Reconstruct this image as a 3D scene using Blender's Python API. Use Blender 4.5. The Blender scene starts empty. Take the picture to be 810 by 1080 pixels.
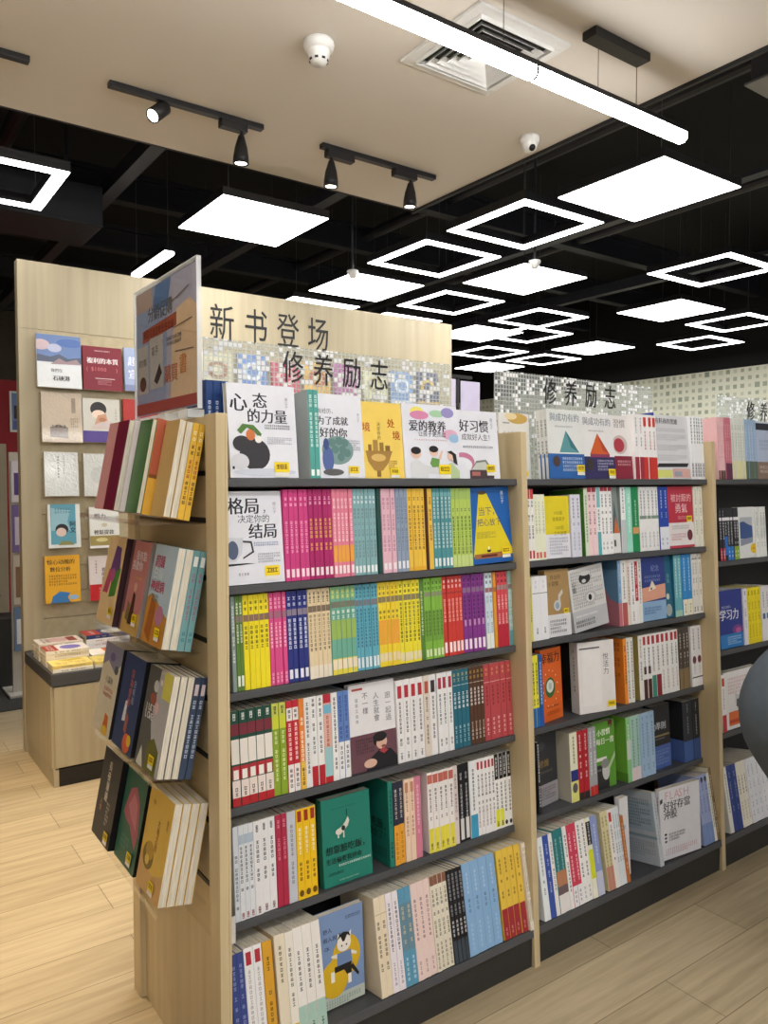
import bpy, math, random
from mathutils import Matrix, Vector
PI=math.pi
SC=bpy.context.scene
COL=SC.collection
ORD=['first','second','third','fourth','fifth','sixth','seventh','eighth']
NUM=['zero','one','two','three','four','five','six','seven','eight']

# ------------------------------------------------------------------ colours, materials
def lin(c):
    return c/12.92 if c<=.04045 else ((c+.055)/1.055)**2.4
def hexc(h):
    return tuple(lin(int(h[i:i+2],16)/255) for i in (0,2,4))
_mats={}
def nodes(m):
    m.use_nodes=True
    nt=m.node_tree
    return nt,nt.nodes,nt.links,nt.nodes['Principled BSDF']
def noise_to_color(nt,bsdf,c1,c2,scale,stretch=(1,1,1),detail=4,coord='Object',rot=(0,0,0)):
    N,L=nt.nodes,nt.links
    tc=N.new('ShaderNodeTexCoord'); mp=N.new('ShaderNodeMapping'); mp.inputs['Scale'].default_value=stretch; mp.inputs['Rotation'].default_value=rot
    nz=N.new('ShaderNodeTexNoise'); nz.inputs['Scale'].default_value=scale; nz.inputs['Detail'].default_value=detail
    cr=N.new('ShaderNodeValToRGB'); cr.color_ramp.elements[0].color=(*c1,1); cr.color_ramp.elements[1].color=(*c2,1)
    cr.color_ramp.elements[0].position=.3; cr.color_ramp.elements[1].position=.7
    L.new(tc.outputs[coord],mp.inputs['Vector']); L.new(mp.outputs[0],nz.inputs['Vector']); L.new(nz.outputs['Fac'],cr.inputs[0]); L.new(cr.outputs[0],bsdf.inputs['Base Color'])
    return cr,nz,mp
def mat(name,c,rough=.6,metal=0,var=.06,scale=8,stretch=(1,1,1),spec=.4):
    if name in _mats: return _mats[name]
    m=bpy.data.materials.new(name); nt,N,L,b=nodes(m)
    if isinstance(c,str): c=hexc(c)
    noise_to_color(nt,b,tuple(v*(1-var) for v in c),tuple(min(1,v*(1+var)) for v in c),scale,stretch)
    b.inputs['Roughness'].default_value=rough; b.inputs['Metallic'].default_value=metal; b.inputs['Specular IOR Level'].default_value=spec
    _mats[name]=m; return m
def emis(name,c,s):
    m=bpy.data.materials.new(name); nt,N,L,b=nodes(m)
    N.remove(b); e=N.new('ShaderNodeEmission'); e.inputs[0].default_value=(*c,1); e.inputs[1].default_value=s
    L.new(e.outputs[0],N['Material Output'].inputs[0]); _mats[name]=m; return m
def print_mat(name,rough,spec):
    m=bpy.data.materials.new(name); nt,N,L,b=nodes(m)
    a=N.new('ShaderNodeAttribute'); a.attribute_name='Col'
    tc=N.new('ShaderNodeTexCoord'); nz=N.new('ShaderNodeTexNoise'); nz.inputs['Scale'].default_value=35
    mr=N.new('ShaderNodeMapRange'); mr.inputs['To Min'].default_value=.94; mr.inputs['To Max'].default_value=1.04
    mx=N.new('ShaderNodeVectorMath'); mx.operation='SCALE'
    L.new(tc.outputs['Object'],nz.inputs['Vector']); L.new(nz.outputs['Fac'],mr.inputs['Value'])
    L.new(a.outputs['Color'],mx.inputs[0]); L.new(mr.outputs[0],mx.inputs['Scale']); L.new(mx.outputs[0],b.inputs['Base Color'])
    b.inputs['Roughness'].default_value=rough; b.inputs['Specular IOR Level'].default_value=spec
    _mats[name]=m; return m
PRINT=print_mat('printed_cover',.42,.35)
def shrink_wrap():
    m=print_mat('wrapped_cover',.16,.5); nt=m.node_tree;N,L=nt.nodes,nt.links;b=N['Principled BSDF']
    tc=N.new('ShaderNodeTexCoord'); nz=N.new('ShaderNodeTexNoise'); nz.inputs['Scale'].default_value=38; nz.inputs['Detail'].default_value=3; nz.inputs['Distortion'].default_value=1.2
    bp=N.new('ShaderNodeBump'); bp.inputs['Strength'].default_value=.9; bp.inputs['Distance'].default_value=.006
    L.new(tc.outputs['Object'],nz.inputs['Vector']); L.new(nz.outputs['Fac'],bp.inputs['Height']); L.new(bp.outputs[0],b.inputs['Normal'])
    b.inputs['Coat Weight'].default_value=.6; b.inputs['Coat Roughness'].default_value=.08
    return m
WRAP=shrink_wrap()
def page_mat():
    m=bpy.data.materials.new('page_edges'); nt,N,L,b=nodes(m)
    noise_to_color(nt,b,hexc('bdb4a0'),hexc('e8e2d2'),60,(14,.25,.25),2)
    b.inputs['Roughness'].default_value=.85; _mats['page']=m; return m
PAGE=page_mat()
def wood_mat(name,c1,c2,stretch,rough=.45):
    m=bpy.data.materials.new(name); nt,N,L,b=nodes(m)
    noise_to_color(nt,b,hexc(c1),hexc(c2),3.2,stretch,5)
    b.inputs['Roughness'].default_value=rough; b.inputs['Specular IOR Level'].default_value=.35; _mats[name]=m; return m
WOOD=wood_mat('maple_laminate','c0ad86','d0bd97',(9,9,.35))
WOODF=wood_mat('pale_maple_board','a69a80','b3a78a',(9,9,.35))
WOODFH=wood_mat('pale_maple_slat','aa9c7e','b6a98a',(9,.5,9))
WOODH=wood_mat('maple_laminate_slat','b8a47c','c6b28a',(9,.5,9))
EDGE=wood_mat('maple_edge_band','c0aa7d','cdb98d',(9,9,.35))
METAL=mat('charcoal_shelf_metal','4c4d50',.5,.0,.05,14)
KICK=mat('black_kickboard','2e2d2b',.55,0,.08,6)
BLACKM=mat('matt_black','141415',.5,0,.1,10)
BACKP=mat('black_back_panel','1b1c1e',.6,0,.1,8)
def floor_mat():
    m=bpy.data.materials.new('oak_plank_floor'); nt,N,L,b=nodes(m)
    tc=N.new('ShaderNodeTexCoord'); mp=N.new('ShaderNodeMapping')
    br=N.new('ShaderNodeTexBrick'); br.offset=.37; br.inputs['Scale'].default_value=1; br.inputs['Brick Width'].default_value=1.2; br.inputs['Row Height'].default_value=.19
    br.inputs['Mortar Size'].default_value=.0016; br.inputs['Mortar Smooth'].default_value=.2; br.inputs['Bias'].default_value=0
    br.inputs['Color1'].default_value=(*hexc('b2a488'),1); br.inputs['Color2'].default_value=(*hexc('bdaf93'),1); br.inputs['Mortar'].default_value=(*hexc('7f735e'),1)
    mp2=N.new('ShaderNodeMapping'); mp2.inputs['Scale'].default_value=(.9,14,1)
    nz=N.new('ShaderNodeTexNoise'); nz.inputs['Scale'].default_value=2.4; nz.inputs['Detail'].default_value=6; nz.inputs['Roughness'].default_value=.62
    cr=N.new('ShaderNodeValToRGB'); cr.color_ramp.elements[0].position=.3; cr.color_ramp.elements[1].position=.72
    cr.color_ramp.elements[0].color=(.74,.7,.64,1); cr.color_ramp.elements[1].color=(1.12,1.1,1.06,1)
    mx=N.new('ShaderNodeMix'); mx.data_type='RGBA'; mx.blend_type='MULTIPLY'; mx.inputs[0].default_value=1
    L.new(tc.outputs['Object'],mp.inputs[0]); L.new(mp.outputs[0],br.inputs['Vector'])
    L.new(tc.outputs['Object'],mp2.inputs[0]); L.new(mp2.outputs[0],nz.inputs['Vector']); L.new(nz.outputs['Fac'],cr.inputs[0])
    L.new(br.outputs['Color'],mx.inputs[6]); L.new(cr.outputs[0],mx.inputs[7]); L.new(mx.outputs[2],b.inputs['Base Color'])
    b.inputs['Roughness'].default_value=.42; b.inputs['Specular IOR Level'].default_value=.35
    return m
def gloss_weight(nt):
    N,L=nt.nodes,nt.links
    lw=N.new('ShaderNodeLayerWeight'); lw.inputs[0].default_value=.5
    p=N.new('ShaderNodeMath'); p.operation='POWER'; p.inputs[1].default_value=4; L.new(lw.outputs['Facing'],p.inputs[0])
    q=N.new('ShaderNodeMath'); q.operation='MULTIPLY_ADD'; q.inputs[1].default_value=.55; q.inputs[2].default_value=.03; L.new(p.outputs[0],q.inputs[0])
    return q
def acrylic(name,rough=.05,frost=0.0,tint=(1,1,1)):
    m=bpy.data.materials.new(name); nt,N,L,b=nodes(m); N.remove(b)
    tr=N.new('ShaderNodeBsdfTransparent'); tr.inputs[0].default_value=(*tint,1)
    gl=N.new('ShaderNodeBsdfGlossy'); gl.inputs['Roughness'].default_value=rough; gl.inputs[0].default_value=(1,1,1,1)
    fr=gloss_weight(nt)
    mx=N.new('ShaderNodeMixShader'); L.new(fr.outputs[0],mx.inputs[0]); L.new(tr.outputs[0],mx.inputs[1]); L.new(gl.outputs[0],mx.inputs[2])
    out=mx
    if frost:
        df=N.new('ShaderNodeBsdfDiffuse'); df.inputs[0].default_value=(.85,.87,.88,1)
        m2=N.new('ShaderNodeMixShader'); m2.inputs[0].default_value=frost; L.new(mx.outputs[0],m2.inputs[1]); L.new(df.outputs[0],m2.inputs[2]); out=m2
    L.new(out.outputs[0],N['Material Output'].inputs[0]); return m
CLEAR=acrylic('clear_acrylic')
EDGEA=acrylic('acrylic_edge',.15,.45)
def grid_nodes(nt,axes,cell):
    """cell coordinates: returns (in-cell distance from centre (Chebyshev 0..0.5), random per cell)"""
    N,L=nt.nodes,nt.links
    tc=N.new('ShaderNodeTexCoord'); sp=N.new('ShaderNodeSeparateXYZ'); L.new(tc.outputs['Object'],sp.inputs[0])
    cells=[];dist=[]
    for ax in axes:
        d=N.new('ShaderNodeMath'); d.operation='DIVIDE'; d.inputs[1].default_value=cell; L.new(sp.outputs[ax],d.inputs[0])
        f=N.new('ShaderNodeMath'); f.operation='FLOOR'; L.new(d.outputs[0],f.inputs[0])
        r=N.new('ShaderNodeMath'); r.operation='SUBTRACT'; L.new(d.outputs[0],r.inputs[0]); L.new(f.outputs[0],r.inputs[1])
        s=N.new('ShaderNodeMath'); s.operation='SUBTRACT'; s.inputs[1].default_value=.5; L.new(r.outputs[0],s.inputs[0])
        a=N.new('ShaderNodeMath'); a.operation='ABSOLUTE'; L.new(s.outputs[0],a.inputs[0])
        cells.append(f); dist.append(a)
    mx=N.new('ShaderNodeMath'); mx.operation='MAXIMUM'; L.new(dist[0].outputs[0],mx.inputs[0]); L.new(dist[1].outputs[0],mx.inputs[1])
    cb=N.new('ShaderNodeCombineXYZ'); L.new(cells[0].outputs[0],cb.inputs[0]); L.new(cells[1].outputs[0],cb.inputs[1])
    wn=N.new('ShaderNodeTexWhiteNoise'); wn.noise_dimensions='3D'; L.new(cb.outputs[0],wn.inputs['Vector'])
    return mx,wn,cb
def header_mat():
    m=bpy.data.materials.new('printed_mosaic_acrylic'); nt,N,L,b=nodes(m); N.remove(b)
    mx,wn,cb=grid_nodes(nt,('X','Z'),.0135)
    ins=N.new('ShaderNodeMath'); ins.operation='LESS_THAN'; ins.inputs[1].default_value=.41; L.new(mx.outputs[0],ins.inputs[0])
    vo=N.new('ShaderNodeTexNoise'); vo.inputs['Scale'].default_value=.33; L.new(cb.outputs[0],vo.inputs['Vector'])
    ad=N.new('ShaderNodeMath'); ad.operation='MULTIPLY_ADD'; ad.inputs[1].default_value=.55; L.new(wn.outputs['Value'],ad.inputs[0]); L.new(vo.outputs['Fac'],ad.inputs[2])
    gt=N.new('ShaderNodeMath'); gt.operation='GREATER_THAN'; gt.inputs[1].default_value=.90; L.new(ad.outputs[0],gt.inputs[0])
    sq=N.new('ShaderNodeMath'); sq.operation='MULTIPLY'; L.new(ins.outputs[0],sq.inputs[0]); L.new(gt.outputs[0],sq.inputs[1])
    tr=N.new('ShaderNodeBsdfTransparent'); tr.inputs[0].default_value=(.93,.95,.95,1)
    def dif(c):
        d=N.new('ShaderNodeBsdfDiffuse'); d.inputs[0].default_value=(*c,1)
        t=N.new('ShaderNodeBsdfTranslucent'); t.inputs[0].default_value=(*c,1)
        q=N.new('ShaderNodeMixShader'); q.inputs[0].default_value=.45; L.new(d.outputs[0],q.inputs[1]); L.new(t.outputs[0],q.inputs[2]); return q
    white=dif((.96,.97,.98)); line=dif(hexc('dadeda')); 
    # cells: half clear film; lines: grey print
    cell=N.new('ShaderNodeMixShader'); cell.inputs[0].default_value=.14; L.new(tr.outputs[0],cell.inputs[1]); L.new(line.outputs[0],cell.inputs[2])
    ln=N.new('ShaderNodeMixShader'); ln.inputs[0].default_value=.6; L.new(tr.outputs[0],ln.inputs[1]); L.new(line.outputs[0],ln.inputs[2])
    m1=N.new('ShaderNodeMixShader'); L.new(ins.outputs[0],m1.inputs[0]); L.new(ln.outputs[0],m1.inputs[1]); L.new(cell.outputs[0],m1.inputs[2])
    m2=N.new('ShaderNodeMixShader'); L.new(sq.outputs[0],m2.inputs[0]); L.new(m1.outputs[0],m2.inputs[1]); L.new(white.outputs[0],m2.inputs[2])
    gl=N.new('ShaderNodeBsdfGlossy'); gl.inputs['Roughness'].default_value=.08; fr=gloss_weight(nt)
    m3=N.new('ShaderNodeMixShader'); L.new(fr.outputs[0],m3.inputs[0]); L.new(m2.outputs[0],m3.inputs[1]); L.new(gl.outputs[0],m3.inputs[2])
    L.new(m3.outputs[0],N['Material Output'].inputs[0]); return m
def mosaic_wall():
    m=bpy.data.materials.new('perforated_tile_wall'); nt,N,L,b=nodes(m)
    mx,wn,cb=grid_nodes(nt,('Y','Z'),.085)
    th=N.new('ShaderNodeMapRange'); th.inputs['To Min'].default_value=.18; th.inputs['To Max'].default_value=.34; L.new(wn.outputs['Value'],th.inputs['Value'])
    lt=N.new('ShaderNodeMath'); lt.operation='LESS_THAN'; L.new(mx.outputs[0],lt.inputs[0]); L.new(th.outputs[0],lt.inputs[1])
    mc=N.new('ShaderNodeMix'); mc.data_type='RGBA'; mc.inputs[6].default_value=(*hexc('d6d8c6'),1); mc.inputs[7].default_value=(*hexc('7e8a78'),1)
    vn=N.new('ShaderNodeMath'); vn.operation='MULTIPLY'; L.new(lt.outputs[0],vn.inputs[0]); 
    g=N.new('ShaderNodeMapRange'); g.inputs['To Min'].default_value=.2; g.inputs['To Max'].default_value=1; L.new(wn.outputs['Color'],g.inputs['Value']); L.new(g.outputs[0],vn.inputs[1])
    L.new(vn.outputs[0],mc.inputs[0]); L.new(mc.outputs[2],b.inputs['Base Color']); b.inputs['Roughness'].default_value=.6
    return m

# ------------------------------------------------------------------ mesh helpers
def link(o,parent=None):
    COL.objects.link(o)
    if parent is not None: o.parent=parent
    return o
def tag(o,label,cat,group=None,kind=None):
    if label: o['label']=label
    if cat: o['category']=cat
    if group: o['group']=group
    if kind: o['kind']=kind
    return o
def empty(name,loc,label,cat,group=None):
    o=bpy.data.objects.new(name,None); o.location=loc; o.empty_display_size=.05; link(o); return tag(o,label,cat,group)
class MB:
    def __init__(s): s.v=[];s.f=[];s.c=[]
    def poly(s,pts,c=None):
        n=len(s.v); s.v.extend(tuple(p) for p in pts); s.f.append(tuple(range(n,n+len(pts)))); s.c.append(c)
    def box(s,x0,x1,y0,y1,z0,z1,c=None,M=None):
        P=[(x0,y0,z0),(x1,y0,z0),(x1,y1,z0),(x0,y1,z0),(x0,y0,z1),(x1,y0,z1),(x1,y1,z1),(x0,y1,z1)]
        if M is not None: P=[tuple(M@Vector(p)) for p in P]
        n=len(s.v); s.v+=P
        for q in ((0,3,2,1),(4,5,6,7),(0,1,5,4),(1,2,6,5),(2,3,7,6),(3,0,4,7)): s.f.append(tuple(n+i for i in q)); s.c.append(c)
    def tube(s,a,b,r,n=10,r2=None,c=None,caps=True):
        a,b=Vector(a),Vector(b); d=(b-a).normalized(); u=d.orthogonal().normalized(); w=d.cross(u); r2=r if r2 is None else r2
        k=len(s.v)
        for p,rr in ((a,r),(b,r2)):
            for i in range(n): t=2*PI*i/n; s.v.append(tuple(p+u*math.cos(t)*rr+w*math.sin(t)*rr))
        for i in range(n): j=(i+1)%n; s.f.append((k+i,k+j,k+n+j,k+n+i)); s.c.append(c)
        if caps: s.f.append(tuple(k+n-1-i for i in range(n))); s.c.append(c); s.f.append(tuple(k+n+i for i in range(n))); s.c.append(c)
    def lathe(s,prof,n=24,axis=((0,0,0),(0,0,1)),c=None):
        o,d=Vector(axis[0]),Vector(axis[1]).normalized(); u=d.orthogonal().normalized(); w=d.cross(u); k=len(s.v)
        for r,h in prof:
            for i in range(n): t=2*PI*i/n; s.v.append(tuple(o+d*h+u*math.cos(t)*r+w*math.sin(t)*r))
        for a in range(len(prof)-1):
            for i in range(n): j=(i+1)%n; s.f.append((k+a*n+i,k+a*n+j,k+(a+1)*n+j,k+(a+1)*n+i)); s.c.append(c)
    def prism(s,pts,axis,a,b,c=None):
        """pts in the two other axes, extruded along axis from a to b"""
        def mk(p,t): q=list(p); q.insert(axis,t); return tuple(q)
        n=len(pts);k=len(s.v); s.v+= [mk(p,a) for p in pts]+[mk(p,b) for p in pts]
        s.f.append(tuple(k+i for i in range(n))[::-1]); s.c.append(c); s.f.append(tuple(k+n+i for i in range(n))); s.c.append(c)
        for i in range(n): j=(i+1)%n; s.f.append((k+i,k+j,k+n+j,k+n+i)); s.c.append(c)
    def mesh(s,name,m,bevel=0,smooth=False):
        me=bpy.data.meshes.new(name); me.from_pydata(s.v,[],s.f); me.materials.append(m)
        if any(c is not None for c in s.c):
            at=me.color_attributes.new('Col','FLOAT_COLOR','CORNER'); buf=[]
            for f,c in zip(s.f,s.c):
                cc=(c or (.8,.8,.8))
                for _ in f: buf+= [cc[0],cc[1],cc[2],1]
            at.data.foreach_set('color',buf)
        else:
            me.update()
        if smooth:
            for p in me.polygons: p.use_smooth=True
        return me
    def obj(s,name,m,parent=None,bevel=0,smooth=False):
        o=bpy.data.objects.new(name,s.mesh(name,m,smooth=smooth)); link(o,parent)
        if bevel:
            bv=o.modifiers.new('bevel','BEVEL'); bv.width=bevel; bv.segments=2; bv.limit_method='ANGLE'; bv.harden_normals=False
        return o
def struct(o): o['kind']='structure'; return o

# ------------------------------------------------------------------ lettering
_glyph={}
def glyph(ch,bold):
    key=ch
    if key in _glyph: return _glyph[key]
    c=bpy.data.curves.new('g','FONT'); c.body=ch; c.size=1; c.resolution_u=2
    o=bpy.data.objects.new('g',c); COL.objects.link(o)
    dg=bpy.context.evaluated_depsgraph_get(); me=bpy.data.meshes.new_from_object(o.evaluated_get(dg))
    vs=[(v.co.x,v.co.y) for v in me.vertices]; fs=[tuple(p.vertices) for p in me.polygons]
    bpy.data.objects.remove(o); bpy.data.curves.remove(c); bpy.data.meshes.remove(me)
    adv=.58 if ord(ch)<256 else 1.0
    _glyph[key]=(vs,fs,adv); return _glyph[key]
def fake_char(rng,cx,cy,s):
    """strokes that read as a small printed character"""
    w=s*.09; out=[]
    k=rng.choice((2,3,3))
    for i in range(k):
        y=cy+s*(.36-.72*i/(k-1))+rng.uniform(-.04,.04)*s; h=s*rng.uniform(.3,.42)
        out.append([(cx-h,y-w),(cx+h,y-w),(cx+h,y+w),(cx-h,y+w)])
    for x in ((0,) if rng.random()<.5 else (-.26,.24)):
        x=cx+x*s; a=cy-s*.42; b=cy+s*rng.uniform(.3,.45)
        out.append([(x-w,a),(x+w,a),(x+w,b),(x-w,b)])
    return out
def flat_art(deco,w,h,rng):
    """printed art of one cover: (polygon in metres, colour, layer) lists; bands and stickers are kept apart"""
    art=[];extra=[]
    lay=1
    for op in deco:
        k=op[0]; tgt=art; lay+=1
        if k=='r': _,a,b,c,d,col=op; tgt.append(([(a*w,b*h),(c*w,b*h),(c*w,d*h),(a*w,d*h)],col,lay))
        elif k=='e':
            _,cu,cv,ru,rv,col=op
            pts=[(min(w,max(0,(cu+ru*math.cos(t))*w)),min(h,max(0,(cv+rv*math.sin(t))*h))) for t in [2*PI*i/22 for i in range(22)]]
            tgt.append((pts,col,lay))
        elif k=='p': tgt.append(([(a*w,b*h) for a,b in op[1]],op[2],lay))
        elif k=='t':
            _,u,v,s,txt,col=op[:6]; vert=len(op)>6 and op[6]; bold=len(op)>7 and op[7]
            x,y=u*w,v*h; z=s*w
            if vert: y+=z*(len(txt)-1)*1.02/2
            for ch in txt:
                vs,fs,adv=glyph(ch,bold)
                for dx in ((-.022,0,.022) if bold else (0,)):
                  for f in fs:
                    pts=[(x+(vs[i][0]+dx)*z,y+vs[i][1]*z) for i in f]
                    if min(p[0] for p in pts)>=0 and max(p[0] for p in pts)<=w: tgt.append((pts,col,lay+dx*8))
                if vert: y-=z*1.02
                else: x+=z*adv
        elif k=='g':
            _,a,b,c,d,col,n=op; lh=(d-b)*h/n; s=lh*.74
            wd=(c-a)*w
            if n==1 and s>wd/4: s=wd/4
            m=max(2,min(16,int(wd/s)))
            if wd/(n*lh)<.35: m=max(1,int(wd/s))
            for i in range(n):
                y=b*h+lh*(n-1-i+.5); mm=m if i%3!=2 else max(1,int(m*.7))
                for j in range(mm):
                    for pl in fake_char(rng,a*w+(j+.5)*wd/m,y,min(s,wd/m)*.95): tgt.append((pl,col,lay))
        elif k in('B','S'): extra.append(op)
    return art,extra
EPS=.00012

# ------------------------------------------------------------------ books
def book_meshes(t,d,h,col,spine='',side=None,face=None,face_side='R',rng=None,wrap=False):
    """upright book: spine on y=0 facing -y, thickness along x, depth along y. Returns cover, page mesh, extras"""
    rng=rng or random.Random(1); e=.0006; ch=min(.0012,t*.18)
    C=hexc(col); SIDE=hexc(side) if side else C
    m=MB()
    out=[(0,d),(0,ch),(ch,0),(t-ch,0),(t,ch),(t,d)]; inn=[(e,d),(e,ch),(ch,e),(t-ch,e),(t-e,ch),(t-e,d)]
    for i in range(5):
        a,b=out[i],out[i+1]; cc=SIDE if i==0 else C
        m.poly([(*a,0),(*b,0),(*b,h),(*a,h)],cc)
        a2,b2=inn[i],inn[i+1]; m.poly([(*b2,0),(*a2,0),(*a2,h),(*b2,h)],C)
        m.poly([(*a,h),(*b,h),(*b2,h),(*a2,h)],cc); m.poly([(*b,0),(*a,0),(*a2,0),(*b2,0)],cc)
    m.poly([(*out[0],0),(*out[0],h),(*inn[0],h),(*inn[0],0)],C); m.poly([(*out[5],h),(*out[5],0),(*inn[5],0),(*inn[5],h)],C)
    x0,x1=ch*.6,t-ch*.6
    lay=0
    for op in [s for s in spine.split(';') if s]:
        q=op.split(); k=q[0]; lay+=1; y=-lay*EPS
        if k in 'RL':
            a,b,c=float(q[1])*h,float(q[2])*h,hexc(q[3]); u0,u1=(x0,x1) if k=='R' else (t*.2,t*.8)
            m.poly([(u0,y,a),(u1,y,a),(u1,y,b),(u0,y,b)],c)
        elif k=='T':
            a,b,c=float(q[1])*h,float(q[2])*h,hexc(q[3]); s=min(t*.6,.0088); n=max(2,int((b-a)/(s*1.25))); 
            for i in range(n):
                if n>7 and rng.random()<.12: continue
                for pl in fake_char(rng,t/2,b-(i+.5)*(b-a)/n,s): m.poly([(x,y,z) for x,z in pl],c)
        elif k=='C':
            a,c=float(q[1])*h,hexc(q[2]); r=t*.34
            m.poly([(t/2+r*math.cos(2*PI*i/14),y,a+r*1.3*math.sin(2*PI*i/14)) for i in range(14)],c)
    extras=[]
    if face:
        art,ex=flat_art(face,d,h,rng)
        if face_side=='R': mp=lambda u,v,l:(t+l*EPS,u,v)
        else: mp=lambda u,v,l:(-l*EPS,d-u,v)
        for pts,c,l in art: m.poly([mp(u,v,l) for u,v in pts],hexc(c))
        for op in ex:
            q=MB()
            if op[0]=='B':
                a,b,c=op[1]*h,op[2]*h,hexc(op[3]); L=2; g=.0004
                if face_side=='R': q.box(t-.004,t+g,-g,d+g,a,b,c)
                else: q.box(-g,.004,-g,d+g,a,b,c)
                extras.append(('paper_band',q,'coloured paper band'))
            else:
                u,v=op[1]*d,op[2]*h; s=d*.11; y=hexc('f0d51c'); T=hexc('7a5a10')
                def add(pts,c,l): q.poly([mp(a,b,l) for a,b in pts],c)
                add([(u-s,v-s*.62),(u+s,v-s*.62),(u+s,v+s*.62),(u-s,v+s*.62)],y,30)
                add([(u-s*.95,v-s*1.2),(u+s*.95,v-s*1.2),(u+s*.95,v-s*.66),(u-s*.95,v-s*.66)],hexc('e8e6e0'),30)
                for i in range(3):
                    for pl in fake_char(rng,u-s*.5+i*s*.5,v+s*.05,s*.62): add(pl,T,32)
                extras.append(('price_sticker',q,'yellow price sticker'))
        # art drawn over a band stays on the band
        if any(x[0]=='paper_band' for x in extras):
            pass
    pg=MB(); pg.box(e+.0002,t-e-.0002,ch+.0003,d-.0012,.0009,h-.0009)
    return m.mesh('paperback',WRAP if wrap else PRINT),pg.mesh('page_block',PAGE),[(n,q.mesh(n,PRINT),lb) for n,q,lb in extras]
BOOKS=[]
def put_book(meshes,M,label,group=None,name='paperback',cat='book',vis=None):
    o=bpy.data.objects.new(name,meshes[0]); link(o); o.matrix_world=M; tag(o,label,cat,group)
    BOOKS.append((o,vis or (.02*.2),M.copy()))
    c=bpy.data.objects.new('page_block',meshes[1]); link(c,o)
    for n,me,lb in meshes[2]:
        x=bpy.data.objects.new(n,me); link(x,o); x['label']=lb
    return o
def T(x,y,z): return Matrix.Translation((x,y,z))
def R(a,ax): return Matrix.Rotation(math.radians(a),4,ax)

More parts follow.
